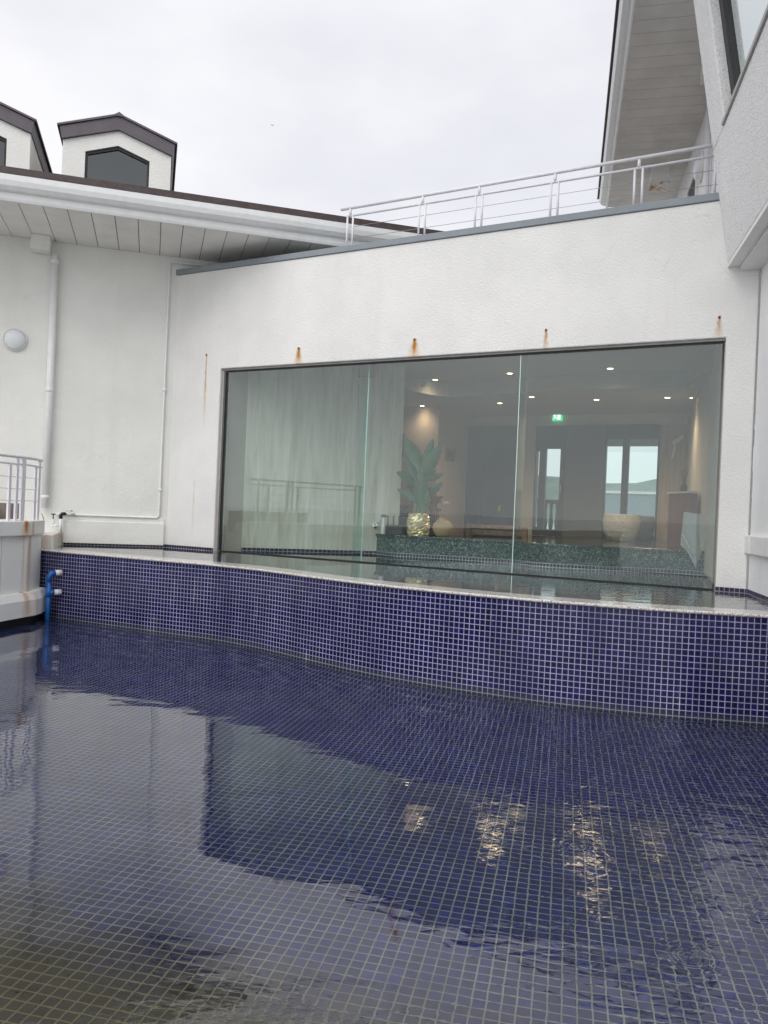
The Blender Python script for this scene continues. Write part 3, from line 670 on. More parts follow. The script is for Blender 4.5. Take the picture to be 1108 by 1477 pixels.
tp = [tuple(loc(WW, (x, y, 0)))[:2] for x, y in ((1.48, 14.05), (2.50, 13.75), (2.62, 15.0), (1.60, 15.3))]
m = MB(); m.prism(tp, 1.36, 1.42); part('table_top', m, M_table, tb, bevel=0.006)
for q in tp:
    c = Vector(q) * 0.92 + Vector((sum(p[0] for p in tp) / 4, sum(p[1] for p in tp) / 4)) * 0.08
    m = MB(); m.box(c.x - .04, c.x + .04, c.y - .04, c.y + .04, 1.216, 1.359); part('leg', m, M_table, tb)
m = MB(); m.prism([(q[0] * .9 + .1 * sum(p[0] for p in tp) / 4, q[1] * .9 + .1 * sum(p[1] for p in tp) / 4) for q in tp], 1.25, 1.34); part('apron', m, M_table, tb)
cb = thing('side_cabinet', 'reddish brown cabinet against the right lounge wall', 'cabinet', WW, (6.15, 3.7, 1.216))
m = MB(); m.prism([(5.82, 3.90), (6.17, 3.42), (6.30, 3.45), (6.15, 4.15)], 1.216, 2.06); part('cabinet_body', m, M_cab, cb)
m = MB(); m.prism([(5.79, 3.90), (6.165, 3.385), (6.31, 3.44), (6.16, 4.17)], 2.061, 2.09); part('cabinet_top', m, M_plaster, cb)
rd = thing('reed_diffuser', 'black reed diffuser bottle standing on the reddish cabinet', 'diffuser', WW, (6.06, 3.75, 2.091))
m = MB(); m.lathe([(0.045, 2.091), (0.05, 2.10), (0.05, 2.19), (0.02, 2.22), (0.018, 2.26)], (6.06, 3.75, 0), 16); part('bottle', m, M_dark, rd)
for k in range(4):
    m = MB(); m.tube([(6.06, 3.75, 2.20), (6.06 + (k - 1.5) * .035, 3.75 + (k % 2) * .02, 2.44)], 0.004, 6); part('reed', m, M_dark, rd)
# solid white plate added in place of a bright bird-shaped patch of light
bright_patch = thing('bright_patch_plate', 'white bird-shaped plate standing in for a bright patch on the pale wood panel', 'ornament', WW, (5.40, 6.97, 2.95))
m = MB()
pol = [(0.00, 0.10), (0.10, 0.17), (0.24, 0.22), (0.30, 0.27), (0.27, 0.17), (0.15, 0.09), (0.10, 0.07), (0.10, -0.02), (0.07, -0.16), (0.00, -0.28), (-0.01, -0.27), (0.03, -0.10), (0.05, 0.04)]
m.prism([(5.36 + a * 0.75, 3.08 + b * 1.0) for a, b in pol], 6.945, 6.975, 'y'); part('patch_plate', m, M_white, bright_patch)
# translucent folded sheet leaning on the inner right wall
def sheetmat():
    g = NG('translucent_sheet'); tr = g.n('ShaderNodeBsdfTransparent'); b = g.n('ShaderNodeBsdfPrincipled')
    g.put(b.inputs['Base Color'], (0.62, 0.68, 0.68)); b.inputs['Roughness'].default_value = 0.25
    g.put(b.inputs['Normal'], g.bump(g.noise(5, 3, stretch=(3, 3, 1)), 0.02))
    mx = g.n('ShaderNodeMixShader'); mx.inputs[0].default_value = 0.45
    g.t.links.new(tr.outputs[0], mx.inputs[1]); g.t.links.new(b.outputs[0], mx.inputs[2]); g.t.links.new(mx.outputs[0], g.out.inputs[0]); return g.m
sh = thing('folded_sheet', 'translucent folded plastic sheet with pointed lower end by the inner right wall', 'plastic sheet', ID, (4.22, 10.75, 1.01))
m = MB(); ol = [pxp(*q, 10.75) for q in ((988, 738), (1003, 741), (1018, 742), (1020, 772), (1013, 797), (1002, 819), (994, 797), (983, 786))]
mid = [Vector(p) + Vector((0, -0.05 if i in (1, 5) else 0.03, 0)) for i, p in enumerate(ol)]
bk = [p + Vector((0, 0.012, 0)) for p in mid]; n = len(mid)
m.add(mid + bk, [(0, 1, 6, 7), (1, 5, 6), (1, 2, 3, 4), (1, 4, 5), (n, n + 7, n + 6, n + 1), (n + 1, n + 6, n + 5), (n + 1, n + 4, n + 3, n + 2), (n + 1, n + 5, n + 4)] + [(i, i + n, (i + 1) % n + n, (i + 1) % n) for i in range(n)])
part('sheet', m, sheetmat(), sh)
m = MB(); a = Vector(pxp(985, 771, 10.70)); b = Vector(pxp(1000, 802, 10.68)); m.tube([a, (a + b) / 2 + Vector((0, -.01, 0)), b], 0.006, 6); part('fold_edge', m, M_white, sh)
# exit sign with running figure
ex = thing('exit_sign', 'green lit emergency exit sign with white running figure above the entrance door', 'exit sign', WW, (3.07, 6.96, 3.62))
m = MB(); m.box(2.965, 3.16, 6.90, 6.99, 3.63, 3.81); part('sign_box', m, M_exit, ex)
m = MB(); m.box(3.07, 3.14, 6.895, 6.899, 3.65, 3.79)
m.prism([(2.99, 3.66), (3.005, 3.655), (3.025, 3.70), (3.05, 3.665), (3.065, 3.67), (3.04, 3.72), (3.05, 3.755), (3.07, 3.75), (3.065, 3.765), (3.035, 3.772), (3.01, 3.755), (2.99, 3.73), (3.0, 3.722), (3.02, 3.737), (3.015, 3.715)], 6.890, 6.8945, 'y')
m.lathe([(0.012, 6.890), (0.012, 6.8945)], (3.045, 0, 3.79), 10, 'y'); part('pictogram', m, M_exitw, ex)
kf = thing('key_fob', 'small yellow-green fob hanging on the navy partition', 'key fob', WW, (1.89, 6.90, 1.70))
m = MB(); m.prism([(1.86, 1.72), (1.89, 1.69), (1.92, 1.72), (1.925, 1.77), (1.90, 1.84), (1.88, 1.84), (1.855, 1.77)], 6.88, 6.898, 'y'); part('fob', m, plain('fob_green', (0.35, 0.42, 0.08), 0.4), kf)
m = MB(); m.tube([(1.89, 6.889, 1.835), (1.89, 6.895, 1.88)], 0.004, 6); part('cord', m, M_dark, kf)
# recessed ceiling lamps
LM = [((0.82, 14.30, 4.0), 'warm round ceiling lamp nearest the plant, in the raised ceiling'), ((2.01, 13.35, 4.0), 'warm round ceiling lamp in the raised ceiling just left of the second glass fin'),
      ((3.47, 12.55, 4.0), 'warm round ceiling lamp in the raised ceiling above the exit sign side, the brightest'), ((0.68, 16.02, 3.75), 'warm ceiling lamp at far left above the notice board'),
      ((2.12, 15.16, 3.75), 'small warm ceiling lamp in the lower ceiling left of the second glass fin'), ((2.55, 14.21, 3.75), 'small warm ceiling lamp in the lower ceiling just right of the second glass fin'),
      ((3.71, 14.21, 3.75), 'small warm ceiling lamp in the lower ceiling right of the exit sign'), ((4.77, 13.63, 3.75), 'orange-glowing ceiling lamp in front of the pale wood panel'), ((5.14, 13.53, 3.75), 'tiny ceiling lamp closest to the right lounge wall')]
for i, (p, lb) in enumerate(LM):
    z = p[2] - 0.001
    t = thing('ceiling_lamp', lb, 'ceiling lamp', ID, p, 'recessed lamps in the lounge ceiling')
    r = 0.052 if i != 8 else 0.03
    part('trim_ring', MB().lathe([(r + 0.012, z), (r + 0.016, z - 0.006), (r + 0.002, z - 0.010), (r, z - 0.002)], (p[0], p[1], 0), 20), M_white, t)
    part('lamp_lens', MB().lathe([(r - 0.002, z - 0.003), (r * 0.6, z - 0.012), (0.005, z - 0.014)], (p[0], p[1], 0), 20), M_lens, t)
    ld = bpy.data.lights.new('lamp_light', 'SPOT'); ld.energy = 22 if i in (0, 3) else 60 if i < 7 else 80 if i == 7 else 2; ld.spot_size = R(150); ld.spot_blend = 1.0; ld.color = (1, 0.72, 0.45); ld.shadow_soft_size = 0.22
    lo = bpy.data.objects.new('lamp_light', ld); COL.objects.link(lo); lo.parent = t; lo.location = (0, 0, -0.03)
spx = thing('spotlight', 'white adjustable ceiling spotlight left of the nearest ceiling lamp', 'spotlight', ID, (0.62, 14.1, 4.0))
m = MB(); m.tube([(0.62, 14.1, 3.999), (0.62, 14.1, 3.93)], 0.012, 8); part('bracket', m, M_white, spx)
m = MB(); m.tube([(0.66, 14.1, 3.95), (0.58, 14.05, 3.84)], 0.042, 14); part('lamp_body', m, M_white, spx)

# ------------------------------------------------------------------ left building
lb = thing('left_building', 'white rendered building with deep eaves and a brown roof, left of the pavilion', 'building', LW)
m = MB(); m.prism([(-16, -0.4), (0.12, -0.4), (0.12, 5.0), (5.5, 5.0), (5.5, 5.4), (-16, 5.4)], 0.0, 0.25, 'y'); part('wall', m, M_left, lb)
m = MB(); m.prism([(-0.05, 0.92), (-0.05, 1.255), (-0.035, 1.27), (-0.001, 1.27), (-0.001, 0.92)], -1.50, -0.045, 'x'); m.box(-1.49, -0.045, -0.016, -0.001, 1.27, 1.33); part('plinth_band', m, M_left, lb, bevel=0.006)
m = MB(); m.box(-1.49, -0.01, -0.009, -0.0005, 0.72, 0.935); part('tile_skirting', m, M_tile_s, lb)
m = MB(); x = -1.771 - 0.2985 * 40
while x < 6.0:
    m.box(x + 0.005, x + 0.2985 - 0.005, -1.50, 0.02, 5.402, 5.42); x += 0.2985
sf = part('soffit', m, M_soffit, lb)
m = MB(); m.box(-14, 6.2, -1.50, 0.1, 5.4205, 5.44); part('soffit_grooves', m, M_groove, sf)
gp = [(-1.52, 5.40), (-1.535, 5.43), (-1.545, 5.50), (-1.60, 5.515), (-1.645, 5.56), (-1.665, 5.62), (-1.67, 5.69), (-1.655, 5.70), (-1.50, 5.695), (-1.50, 5.40)]
m = MB(); m.prism(gp, -14, 6.2, 'x'); part('gutter', m, M_gutter, lb)
m = MB()
for i in range(14):      # roof slabs stepping up with the courses
    y0 = -1.62 + i * 0.36; z0 = 5.703 + i * 0.36 * math.tan(R(17)); z1 = z0 + 0.36 * math.tan(R(17))
    m.prism([(y0 - 0.05, z0), (y0 - 0.045, z0 + (0.085 if i == 0 else 0.045)), (y0 + 0.40, z1 + 0.045), (y0 + 0.40, z1)], -14, 6.2, 'x')
part('roof', m, M_roof, lb)
def dormer(xc, w, lab):
    # front plane y = 0.30; eaves half width w/2, walls narrower
    hw = w / 2; y0 = 0.30; zb = 6.30; ze = 7.06; zr = 7.33
    m = MB()
    wl, wr = xc - 0.475, xc + 0.475; wb, we, wtop = 6.45, 6.935, 7.10
    out_ = [(xc - hw + 0.03, zb), (xc - hw + 0.03, ze), (xc, zr), (xc + hw - 0.03, ze), (xc + hw - 0.03, zb), (wr, zb), (wr, we), (xc, wtop), (wl, we), (wl, zb)]
    m.prism(out_, y0, y0 + 0.12, 'y'); m.box(xc - hw + 0.03, xc - hw + 0.15, y0 + 0.1205, y0 + 3.0, zb, ze); m.box(xc + hw - 0.15, xc + hw - 0.03, y0 + 0.1205, y0 + 3.0, zb, ze)
    m.box(wl + 0.0, wr - 0.0, y0 + 0.0, y0 + 0.12, zb, wb - 0.04)
    d = part('dormer', m, M_left, lb, label=lab)
    m = MB(); t = 0.175
    m.prism([(xc - hw + 0.015, ze - 0.0), (xc - hw - 0.02, ze + t), (xc, zr + t + 0.03), (xc + hw + 0.02, ze + t), (xc + hw - 0.015, ze), (xc, zr)], y0 - 0.05, y0 + 3.0, 'y')
    rf = part('dormer_roof', m, M_fasc, d)
    m = MB(); m.prism([(xc - hw - 0.055, ze + t), (xc - hw - 0.055, ze + t + 0.03), (xc, zr + t + 0.065), (xc + hw + 0.055, ze + t + 0.03), (xc + hw + 0.055, ze + t), (xc, zr + t + 0.032)], y0 - 0.075, y0 + 3.0, 'y'); m.prism([(xc - 0.10, zr + t + 0.02), (xc, zr + t + 0.085), (xc + 0.10, zr + t + 0.02)], y0 - 0.08, y0 + 3, 'y'); part('ridge_trim', m, M_fasc, rf)
    m = MB(); f = 0.035
    m.box(wl, wl + f, y0 + 0.03, y0 + 0.09, wb - 0.04, we - 0.01); m.box(wr - f, wr, y0 + 0.03, y0 + 0.09, wb - 0.04, we - 0.01); m.box(wl + f, wr - f, y0 + 0.03, y0 + 0.09, wb - 0.04, wb + 0.0)
    m.prism([(wl, we - 0.045), (wl, we - 0.002), (xc, wtop - 0.002), (wr, we - 0.002), (wr, we - 0.045), (xc, wtop - 0.05)], y0 + 0.029, y0 + 0.091, 'y')
    part('window_frame', m, M_dark, d)
    m = MB(); m.prism([(wl + f, wb), (wl + f, we - 0.03), (xc, wtop - 0.04), (wr - f, we - 0.03), (wr - f, wb)], y0 + 0.055, y0 + 0.065, 'y'); part('window_pane', m, M_dormglass, d)
    m = MB(); m.box(wl, wr, y0 + 0.30, y0 + 0.32, wb - 0.1, wtop); part('dark_backing', m, M_dark, d)  # black sheet closing off the dormer behind the pane
dormer(-0.965, 1.66, 'dormer with a pointed dark window, whole in view')
dormer(-3.02, 1.66, 'dormer cut off by the left edge of the view')
m = MB(); m.box(-2.08, -1.82, -0.27, -0.001, 5.19, 5.401); part('rain_hopper', m, M_left, lb, bevel=0.008)
m = MB(); m.tube([(-1.76, -0.09, 5.19), (-1.76, -0.09, 1.43)], 0.052, 18)
for z in (5.10, 3.20, 1.62): m.tube([(-1.76, -0.09, z), (-1.76, -0.09, z - 0.05)], 0.058, 18)
part('downspout', m, M_gutter, lb)
# conduit outlining the wall field
cd = thing('white_conduit', 'thin white conduit running up the inner corner and along under the eaves', 'conduit', LW, (-0.09, -0.04, 1.31))
m = MB(); m.tube([(-1.60, -0.03, 1.345), (-0.16, -0.03, 1.345), (-0.125, -0.03, 1.38), (-0.125, -0.03, 5.27), (-0.09, -0.03, 5.305), (1.2, -0.03, 5.305)], 0.017, 10); part('pipe', m, M_gutter, cd)
for z in (1.75, 3.30):
    m = MB(); m.tube([(-0.125, -0.03, z), (-0.125, -0.03, z + 0.05)], 0.024, 10); part('coupling', m, M_gutter, cd)
def bulkhead_lamp(M, x, y, z, r, label):
    t = thing('wall_lamp', label, 'wall lamp', M, (x, y, z), 'round bulkhead wall lamps')
    part('lamp_base', MB().lathe([(r, 0), (r, -0.035), (r * 0.94, -0.05), (r * 0.9, -0.03)], (x, y, z), 36, 'y'), M_white, t)
    part('lamp_glass', MB().lathe([(r * 0.9 * math.cos(a), -0.036 - r * 0.42 * math.sin(a)) for a in [k * math.pi / 2 / 9 for k in range(9)]] + [(0.004, -0.036 - r * 0.42)], (x, y, z), 36, 'y'), M_lamp, t)
bulkhead_lamp(LW, -2.27, -0.001, 3.885, 0.165, 'round frosted lamp on the left building wall beside the downspout')

# ------------------------------------------------------------------ low side wall, its railing, taps
lo_ = thing('pool_side_wall', 'low white wall with rust stained cap and plinth at the left pool edge', 'wall', BW)
body = [(-13, 0.05), (-0.03, 0.05), (0.06, 0.08), (0.58, 0.30), (0.62, 0.55), (-13, 0.6)]
capp = [(-13, 0.0), (-0.05, 0.0), (0.0, 0.015), (0.06, 0.04), (0.60, 0.27), (0.66, 0.60), (-13, 0.66)]
plin = [(-13, -0.05), (0.05, -0.05), (0.22, 0.0), (0.56, 0.16), (0.60, 0.55), (-13, 0.6)]
m = MB(); m.prism(body, 0.12, 1.10); part('wall', m, M_low, lo_)
m = MB(); m.box(-0.505, -0.495, 0.0485, 0.06, 0.38, 1.09); part('wall_joint', m, plain('joint_line', (0.55, 0.55, 0.53), 0.8), lo_)
m = MB(); m.prism(capp, 1.101, 1.285); part('cap', m, M_low, lo_, bevel=0.012)
m = MB(); m.prism(plin, 0.10, 0.30); m2 = [(a, b + (0.045 if b < 0.3 else 0)) for a, b in plin]
n = len(plin); m.add([(*p, 0.301) for p in plin] + [(*p, 0.39) for p in m2], [tuple(range(n)), tuple(range(n, 2 * n))] + [(i, (i + 1) % n, n + (i + 1) % n, n + i) for i in range(n)])
part('plinth', m, M_low, lo_)
m = MB(); m.prism([(a - 0.02, b + 0.06) for a, b in plin[:5]] + [(-13, 0.7)], -0.3, 0.0995); part('black_gap_base', m, M_dark, lo_)  # recessed black base, painted dark for the shaded gap under the plinth
rl = thing('side_railing', 'white metal railing on the low stained wall at far left', 'railing', BW, (-0.2, 0.15, 1.285))
def rail_line(z, r, y=0.08):
    return MB().tube([(-2.05, y, z), (-0.40, y, z), (-0.20, y + 0.0, z), (-0.02, y + 0.02, z), (0.14, y + 0.06, z), (0.36, y + 0.16, z), (0.56, y + 0.25, z)], r, 10)
part('top_rail', rail_line(2.075, 0.020), M_rail, rl); part('lower_rail', rail_line(1.985, 0.013), M_rail, rl)
for z in (1.825, 1.68, 1.535): part('wire', rail_line(z, 0.0035), M_wire, rl)
rp = [(-0.37, 0.08), (-0.24, 0.08), (-0.12, 0.085), (0.24, 0.18), (0.42, 0.26)] + [(-1.87, 0.08), (-2.0, 0.08)]
for i, (a, b) in enumerate(rp):
    w = 0.020 if i != 2 else 0.034
    m = MB(); m.box(a - w, a + w, b - 0.013, b + 0.013, 1.2855, 1.985 if i in (0, 3) else 2.065); part('post', m, M_rail, rl)
br = single('weathered_board', MB().box(-1.2, 0.68, 0.72, 0.80, 1.051, 1.49), plain('weathered_brown_board', (0.30, 0.24, 0.22), 0.7, var=0.25), BW, 'dull brown board behind the left railing', 'board', (-0.3, 0.76, 1.051))
m = MB(); m.prism([(-8, 0.66), (0.7, 0.66), (1.9, 1.1), (1.9, 6), (-8, 6)], -0.4, 1.05)
struct('left_terrace', m, M_ground, BW)
cbk = thing('white_curb_block', 'small white block closing the left end of the granite lip', 'curb block', ID, (-4.6, 11.0, 0.87))
m = MB(); m.prism([(-5.3, 11.2), (-4.44, 10.70), (-4.82, 11.93), (-5.4, 11.77)], 0.865, 1.086); part('block', m, M_low, cbk, bevel=0.015)
m = MB(); m.tube([(-4.68, 10.95, 1.086), (-4.69, 10.97, 1.30), (-4.73, 11.0, 1.36)], 0.006, 6); part('rusty_cable', m, M_rust, cbk)
# tap with black elbow on a white riser
tp_ = thing('garden_tap', 'chrome tap on a black elbow above the white riser pipe', 'tap', LW, (-1.53, -0.12, 1.09))
m = MB(); m.tube([(-1.53, -0.12, 1.087), (-1.53, -0.12, 1.28)], 0.024, 12); part('riser_pipe', m, M_gutter, tp_)
m = MB(); m.tube([(-1.53, -0.12, 1.28), (-1.53, -0.12, 1.335), (-1.515, -0.12, 1.352), (-1.47, -0.12, 1.356)], 0.026, 12); part('elbow', m, M_dark, tp_)
m = MB(); m.tube([(-1.47, -0.12, 1.356), (-1.40, -0.12, 1.350), (-1.345, -0.12, 1.352)], [0.016, 0.012, 0.02], 10); m.tube([(-1.345, -0.12, 1.352), (-1.33, -0.12, 1.352)], 0.026, 12); part('tap_body', m, M_chrome, tp_)
m = MB(); m.tube([(-1.41, -0.12, 1.355), (-1.41, -0.12, 1.40)], 0.007, 8); m.tube([(-1.45, -0.12, 1.402), (-1.37, -0.12, 1.402)], 0.009, 8); part('tap_handle', m, M_chrome, tp_)
tv = thing('stop_valve', 'small brass stop valve on a white pipe left of the tap', 'valve', LW, (-1.64, -0.12, 1.09))
m = MB(); m.tube([(-1.66, -0.12, 1.175), (-1.55, -0.12, 1.175)], 0.02, 10); m.tube([(-1.635, -0.12, 1.175), (-1.635, -0.12, 1.27)], 0.017, 10); part('valve_pipe', m, M_gutter, tv)
m = MB(); m.tube([(-1.635, -0.12, 1.27), (-1.635, -0.12, 1.34)], 0.008, 8); m.tube([(-1.665, -0.12, 1.342), (-1.605, -0.12, 1.342)], 0.009, 8); part('valve_handle', m, M_iron, tv)
# blue pipe at the pool wall
bp = thing('blue_pipe', 'blue plastic pipe rising from the water with two branches into the mosaic', 'pipe', ID, (-4.30, 10.33, -0.15))
m = MB(); m.tube([(-4.30, 10.30, -0.15), (-4.30, 10.30, 0.53)], 0.031, 16); part('riser', m, M_blue, bp)
m = MB(); m.tube([(-4.30, 10.30, 0.50), (-4.30, 10.30, 0.57), (-4.28, 10.315, 0.605), (-4.24, 10.345, 0.615)], 0.037, 16); part('elbow', m, M_blue, bp)
m = MB(); m.tube([(-4.30, 10.30, 0.30), (-4.30, 10.30, 0.42)], 0.038, 16); m.tube([(-4.30, 10.30, 0.36), (-4.23, 10.35, 0.36)], 0.034, 14); part('tee', m, M_blue, bp)
for z in (0.615, 0.36):
    m = MB(); m.tube([(-4.245, 10.342, z), (-4.175, 10.395, z)], 0.037, 16); part('branch_end', m, M_rail, bp)

# ------------------------------------------------------------------ tie bolts above the window
for i, (x, lbn) in enumerate(((-0.315, 'rusty bolt hole left of the window with a long thin rust run'), (1.375, 'rusty bolt with broad orange streak above the first glass pane'), (3.2, 'rusty bolt with broad orange streak above the middle glass pane'),
                         (4.96, 'rusty bolt with narrow faint streak above the third glass pane'), (6.885, 'rusty bolt by the upper right window corner'))):
    t = thing('tie_bolt', lbn, 'bolt', WW, (x, -0.0805, 3.845), 'rusting bolts in a row above the window')
    part('bolt_head', MB().lathe([(0.016, 0), (0.016, -0.006), (0.010, -0.012)], (x, -0.0805, 3.845), 8, 'y'), M_rust, t)
    part('bolt_core', MB().lathe([(0.008, -0.012), (0.006, -0.018)], (x, -0.0805, 3.845), 8, 'y'), M_dark, t)

# ------------------------------------------------------------------ terrace railing
tr_ = thing('terrace_railing', 'pale metal railing with paired posts and wires along the pavilion roof edge', 'railing', WW, (4.3, 0.1, 5.21))
yb = 0.12
part('top_rail', MB().tube([(1.86, yb, 5.805), (7.1, yb, 5.825)], 0.021, 12), M_rail, tr_)
part('lower_rail', MB().tube([(1.97, yb, 5.695), (7.1, yb, 5.705)], 0.015, 10), M_rail, tr_)
for z in (5.54, 5.375): part('wire', MB().tube([(2.0, yb, z), (7.1, yb, z + 0.005)], 0.0035, 6), M_wire, tr_)
for x in (2.015, 3.135, 3.94, 4.93, 5.925, 6.80):
    for dx in (-0.045, 0.045):
        m = MB(); m.tube([(x + dx, yb, 5.215), (x + dx, yb, 5.695)], 0.014, 10); part('post', m, M_rail, tr_)
    m = MB(); m.tube([(x, yb, 5.70), (x, yb, 5.80)], 0.018, 10); part('rail_stub', m, M_rail, tr_)

# ------------------------------------------------------------------ right building: wall, leaning bay, eaves
rb = thing('right_building', 'white building at the right with a leaning glazed bay and deep upper eaves', 'building', RW)
m = MB(); m.box(0.0, 7.0, 0.0, 0.3, -0.4, 5.6); part('wall', m, M_right, rb)
m = MB(); m.box(0.0, 3.0, -0.008, -0.0005, 0.72, 0.935); part('tile_skirting', m, M_tile_s, rb)
B0 = loc(RW, (3.59, 8.58, 4.42)); ul = RW.to_3x3().inverted() @ Vector((-0.1395, 0.0758, 1.0))
def bayp(t, z, o=0.0):          # point of the leaning face: t metres towards the viewer, height z, o metres out of the face
    p = Vector((B0.x + t, B0.y, 4.42)) + ul * (z - 4.42); return Vector((p.x, p.y - o, p.z))
ZS = 5.655
def slab(mb, ring, d):           # ring of face points, thickened into the building
    n = len(ring); bk = [p + Vector((0, d, 0)) for p in ring]
    mb.add(ring + bk, [tuple(range(n)), tuple(range(n, 2 * n))[::-1]] + [(i, (i + 1) % n, n + (i + 1) % n, n + i) for i in range(n)])
m = MB(); slab(m, [bayp(0, 4.42), bayp(5.0, 4.42), bayp(5.0, ZS), bayp(0.63, ZS), bayp(0.0, ZS)], 0.35)
bay = part('bay_spandrel', m, M_bay, rb, bevel=0.012)
m = MB(); slab(m, [bayp(0, ZS + 0.001), bayp(0.63, ZS + 0.001), bayp(0.66, 8.8), bayp(0, 8.8)], 0.35); part('bay_jamb', m, M_bay, bay, bevel=0.02)
m = MB(); slab(m, [bayp(0.60, ZS + 0.002, 0.02), bayp(5.0, ZS + 0.002, 0.02), bayp(5.0, ZS + 0.035, 0.02), bayp(0.60, ZS + 0.035, 0.02)], 0.14); part('bay_sill', m, M_frame, bay)
m = MB(); slab(m, [bayp(0.64, ZS + 0.04, -0.10), bayp(0.78, ZS + 0.04, -0.10), bayp(0.78, 8.8, -0.10), bayp(0.66, 8.8, -0.10)], 0.1)  # black upright paints the shade of the recessed reveal; lower bar frames the pane
slab(m, [bayp(0.64, ZS + 0.036, -0.13), bayp(5.0, ZS + 0.036, -0.13), bayp(5.0, ZS + 0.07, -0.13), bayp(0.64, ZS + 0.07, -0.13)], 0.1); part('bay_frame_shade', m, M_dark, bay)
m = MB(); slab(m, [bayp(0.78, ZS + 0.07, -0.14), bayp(5.0, ZS + 0.07, -0.14), bayp(5.0, 8.8, -0.14), bayp(0.78, 8.8, -0.14)], 0.02); part('bay_pane', m, M_bayglass, bay)
m = MB(); slab(m, [bayp(0.1, ZS, -1.2), bayp(5.0, ZS, -1.2), bayp(5.0, 9.2, -1.2), bayp(0.1, 9.2, -1.2)], 0.1); part('bay_back_wall', m, M_right, bay)
m = MB(); m.prism([(B0.x, B0.y + 0.002), (B0.x + 5.0, B0.y + 0.002), (B0.x + 5.0, B0.y + 0.12), (B0.x + 0.0, B0.y + 0.12)], 4.375, 4.4185); m.prism([(B0.x, B0.y + 0.121), (B0.x + 5.0, B0.y + 0.121), (B0.x + 5.0, 0.2), (B0.x, 0.2)], 4.33, 4.418); part('bay_soffit', m, M_white, bay)
m = MB(); slab(m, [Vector((0.02, 0.3, 4.5)), Vector((5, 0.3, 4.5)), Vector((5, 0.3, 9)), Vector((0.02, 0.3, 9))], 0.2); part('bay_core', m, M_right, bay)
# upper storey behind the terrace
ubm = thing('upper_storey', 'upper storey with wide boarded soffit rising above the terrace railing', 'building', UB, (0, 0, 5.2))
m = MB(); m.box(0.0, 11.5, 0.0, 0.3, 5.0, 8.35); part('wall', m, M_right, ubm)
m = MB(); x = -0.30
while x < 11.2: m.box(x + 0.004, x + 0.296, -1.35, 0.02, 8.35, 8.375); x += 0.30
sf = part('soffit', m, M_soffit_g, ubm)
m = MB(); m.box(-0.30, 11.4, -1.35, 0.1, 8.3755, 8.40); part('soffit_grooves', m, M_groove, sf)
m = MB(); m.prism([(-1.351, 8.337), (-1.375, 8.331), (-1.394, 8.35), (-1.394, 8.41), (-1.437, 8.418), (-1.50, 8.45), (-1.53, 8.51), (-1.537, 8.61), (-1.351, 8.61)], -0.375, 11.4, 'x'); part('gutter', m, M_gutter, ubm)
m = MB(); m.prism([(-1.575, 8.615), (-1.575, 8.675), (1.0, 9.54), (1.0, 9.47)], -0.52, 11.5, 'x'); part('roof', m, M_roof, ubm)
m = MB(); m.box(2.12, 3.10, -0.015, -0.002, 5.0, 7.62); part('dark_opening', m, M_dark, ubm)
m = MB(); m.box(2.02, 2.119, -0.04, -0.001, 5.0, 7.72); m.box(3.101, 3.18, -0.04, -0.001, 5.0, 7.72); m.box(2.119, 3.101, -0.04, -0.001, 7.621, 7.72); part('opening_trim', m, M_white, ubm)
m = MB(); m.tube([(4.52, -0.07, 5.0), (4.52, -0.07, 8.34)], 0.045, 12); part('drain_pipe', m, M_rail, ubm)
g_ = NG('rust_patched_paint'); n_ = g_.noise(7, 5, 0.7)
M_rpatch = g_.bsdf(g_.mix(g_.ramp(n_, [(0.53, 0.0), (0.62, 1.0)]), (0.70, 0.68, 0.64), g_.mix(g_.noise(40, 3), (0.22, 0.08, 0.02), (0.55, 0.30, 0.08))), 0.8)
for (x0, x1, y0, y1) in ((1.31, 1.72, -0.65, -0.32), (5.15, 5.55, -0.30, -0.06)):
    m = MB(); m.box(x0, x1, y0, y1, 8.02, 8.349); h = part('rain_hopper', m, M_soffit, ubm, bevel=0.008)
    m = MB(); m.box(x0 + 0.02, x1 + 0.005, y0 - 0.005, y1 + 0.005, 8.005, 8.05); part('rust_edge', m, M_rpatch, h)
bulkhead_lamp(UB, 3.52, -0.001, 7.50, 0.25, 'round frosted lamp on the upper storey wall near the dark opening')
# trunking on the right wall
tk = thing('cable_trunking', 'white plastic trunking box along the right wall above the water', 'trunking', RW, (0.3, -0.03, 1.31))
m = MB(); m.box(-0.25, 0.20, -0.05, -0.001, 1.31, 1.505); part('cover', m, M_white, tk, bevel=0.012)
m = MB(); m.box(0.24, 3.0, -0.05, -0.001, 1.31, 1.505); part('cover', m, M_white, tk, bevel=0.012)
m = MB(); m.box(-0.2, 2.9, -0.03, -0.0005, 1.33, 1.485); part('inner_channel', m, M_rail, tk)

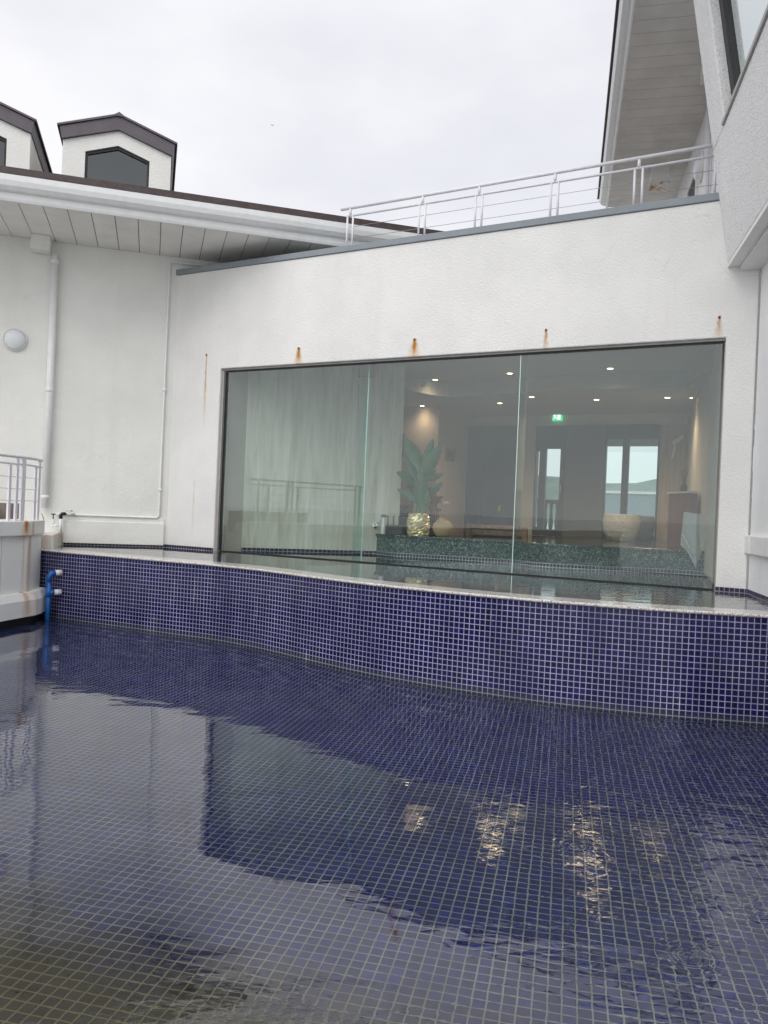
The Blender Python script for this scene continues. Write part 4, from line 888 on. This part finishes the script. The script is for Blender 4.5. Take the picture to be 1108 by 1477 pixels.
# ------------------------------------------------------------------ world beyond: what the far windows and reflections show
m = MB(); m.box(-14, 30, 7.3, 60, -0.5, 1.1); struct('entrance_court', m, M_ground, WW)
m = MB(); m.box(0.5, 8.0, 7.25, 9.2, 3.30, 3.45); single('entrance_canopy', m, M_greyp, WW, 'dark canopy beyond the far lounge windows', 'canopy', (4, 8, 3.3))
pt = thing('court_parapet', 'grey parapet with a white cap beyond the far window', 'wall', WW, (8, 16, 1.1))
m = MB(); m.box(1.2, 24, 16, 16.2, 1.1, 2.45); part('parapet_wall', m, plain('parapet_grey', (0.20, 0.24, 0.28), 0.7), pt)
m = MB(); m.box(1.18, 24, 15.95, 16.25, 2.451, 2.53); part('parapet_cap', m, M_white, pt)
bl = thing('balustrade', 'dark baluster fence with greenery outside the entrance door', 'fence', WW, (3.5, 10, 1.1))
for k in range(10):
    x = 1.5 + 0.15 * k
    m = MB(); m.lathe([(0.05, 1.1), (0.03, 1.2), (0.06, 1.45), (0.03, 1.8), (0.05, 1.95)], (x, 10, 0), 10); part('baluster', m, M_greyp, bl)
m = MB(); m.box(1.3, 3.1, 9.92, 10.08, 1.951, 2.05); part('hand_rail', m, M_greyp, bl)
def hillm(name, x0, x1, y, zs, depth, amp, seed):
    rnd = random.Random(seed); m = MB(); n = 90; rows = []
    for j in range(7):
        row = []
        for i in range(n + 1):
            x = x0 + (x1 - x0) * i / n; t = j / 6
            h = zs(i / n) * math.sin(min(1, t * 1.6) * math.pi / 2) + (rnd.uniform(-amp, amp) if j else 0) + amp * 0.8 * math.sin(i * 0.9 + j)
            row.append((x, y + depth * t, -0.9 + max(0, h) + (0 if j else -0.5)))
        rows.append(row)
    for j in range(6):
        for i in range(n): m.face([rows[j][i], rows[j][i + 1], rows[j + 1][i + 1], rows[j + 1][i]], smooth=False)
    return m
hm = hillm('hills', -150, 260, 120, lambda t: 13.5 + 2.5 * math.sin(t * 9 + 1.2) + 1.5 * math.sin(t * 23), 60, 0.7, 2)
struct('hills', hm, M_hill)
# distant bird
bd_ = single('bird', MB().add([(-0.35, 0, 0.12), (0, -0.10, 0), (0.35, 0, 0.14), (0, 0.16, 0.02), (0, 0.0, -0.06)], [(0, 1, 3), (1, 2, 3), (0, 4, 1), (1, 4, 2), (2, 4, 3), (3, 4, 0)]), M_dark,
             Matrix.Translation(Vector(pxp(393, 181, 130))) @ Matrix.Rotation(0.4, 4, 'Z'), 'tiny dark bird flying in the pale sky', 'bird')
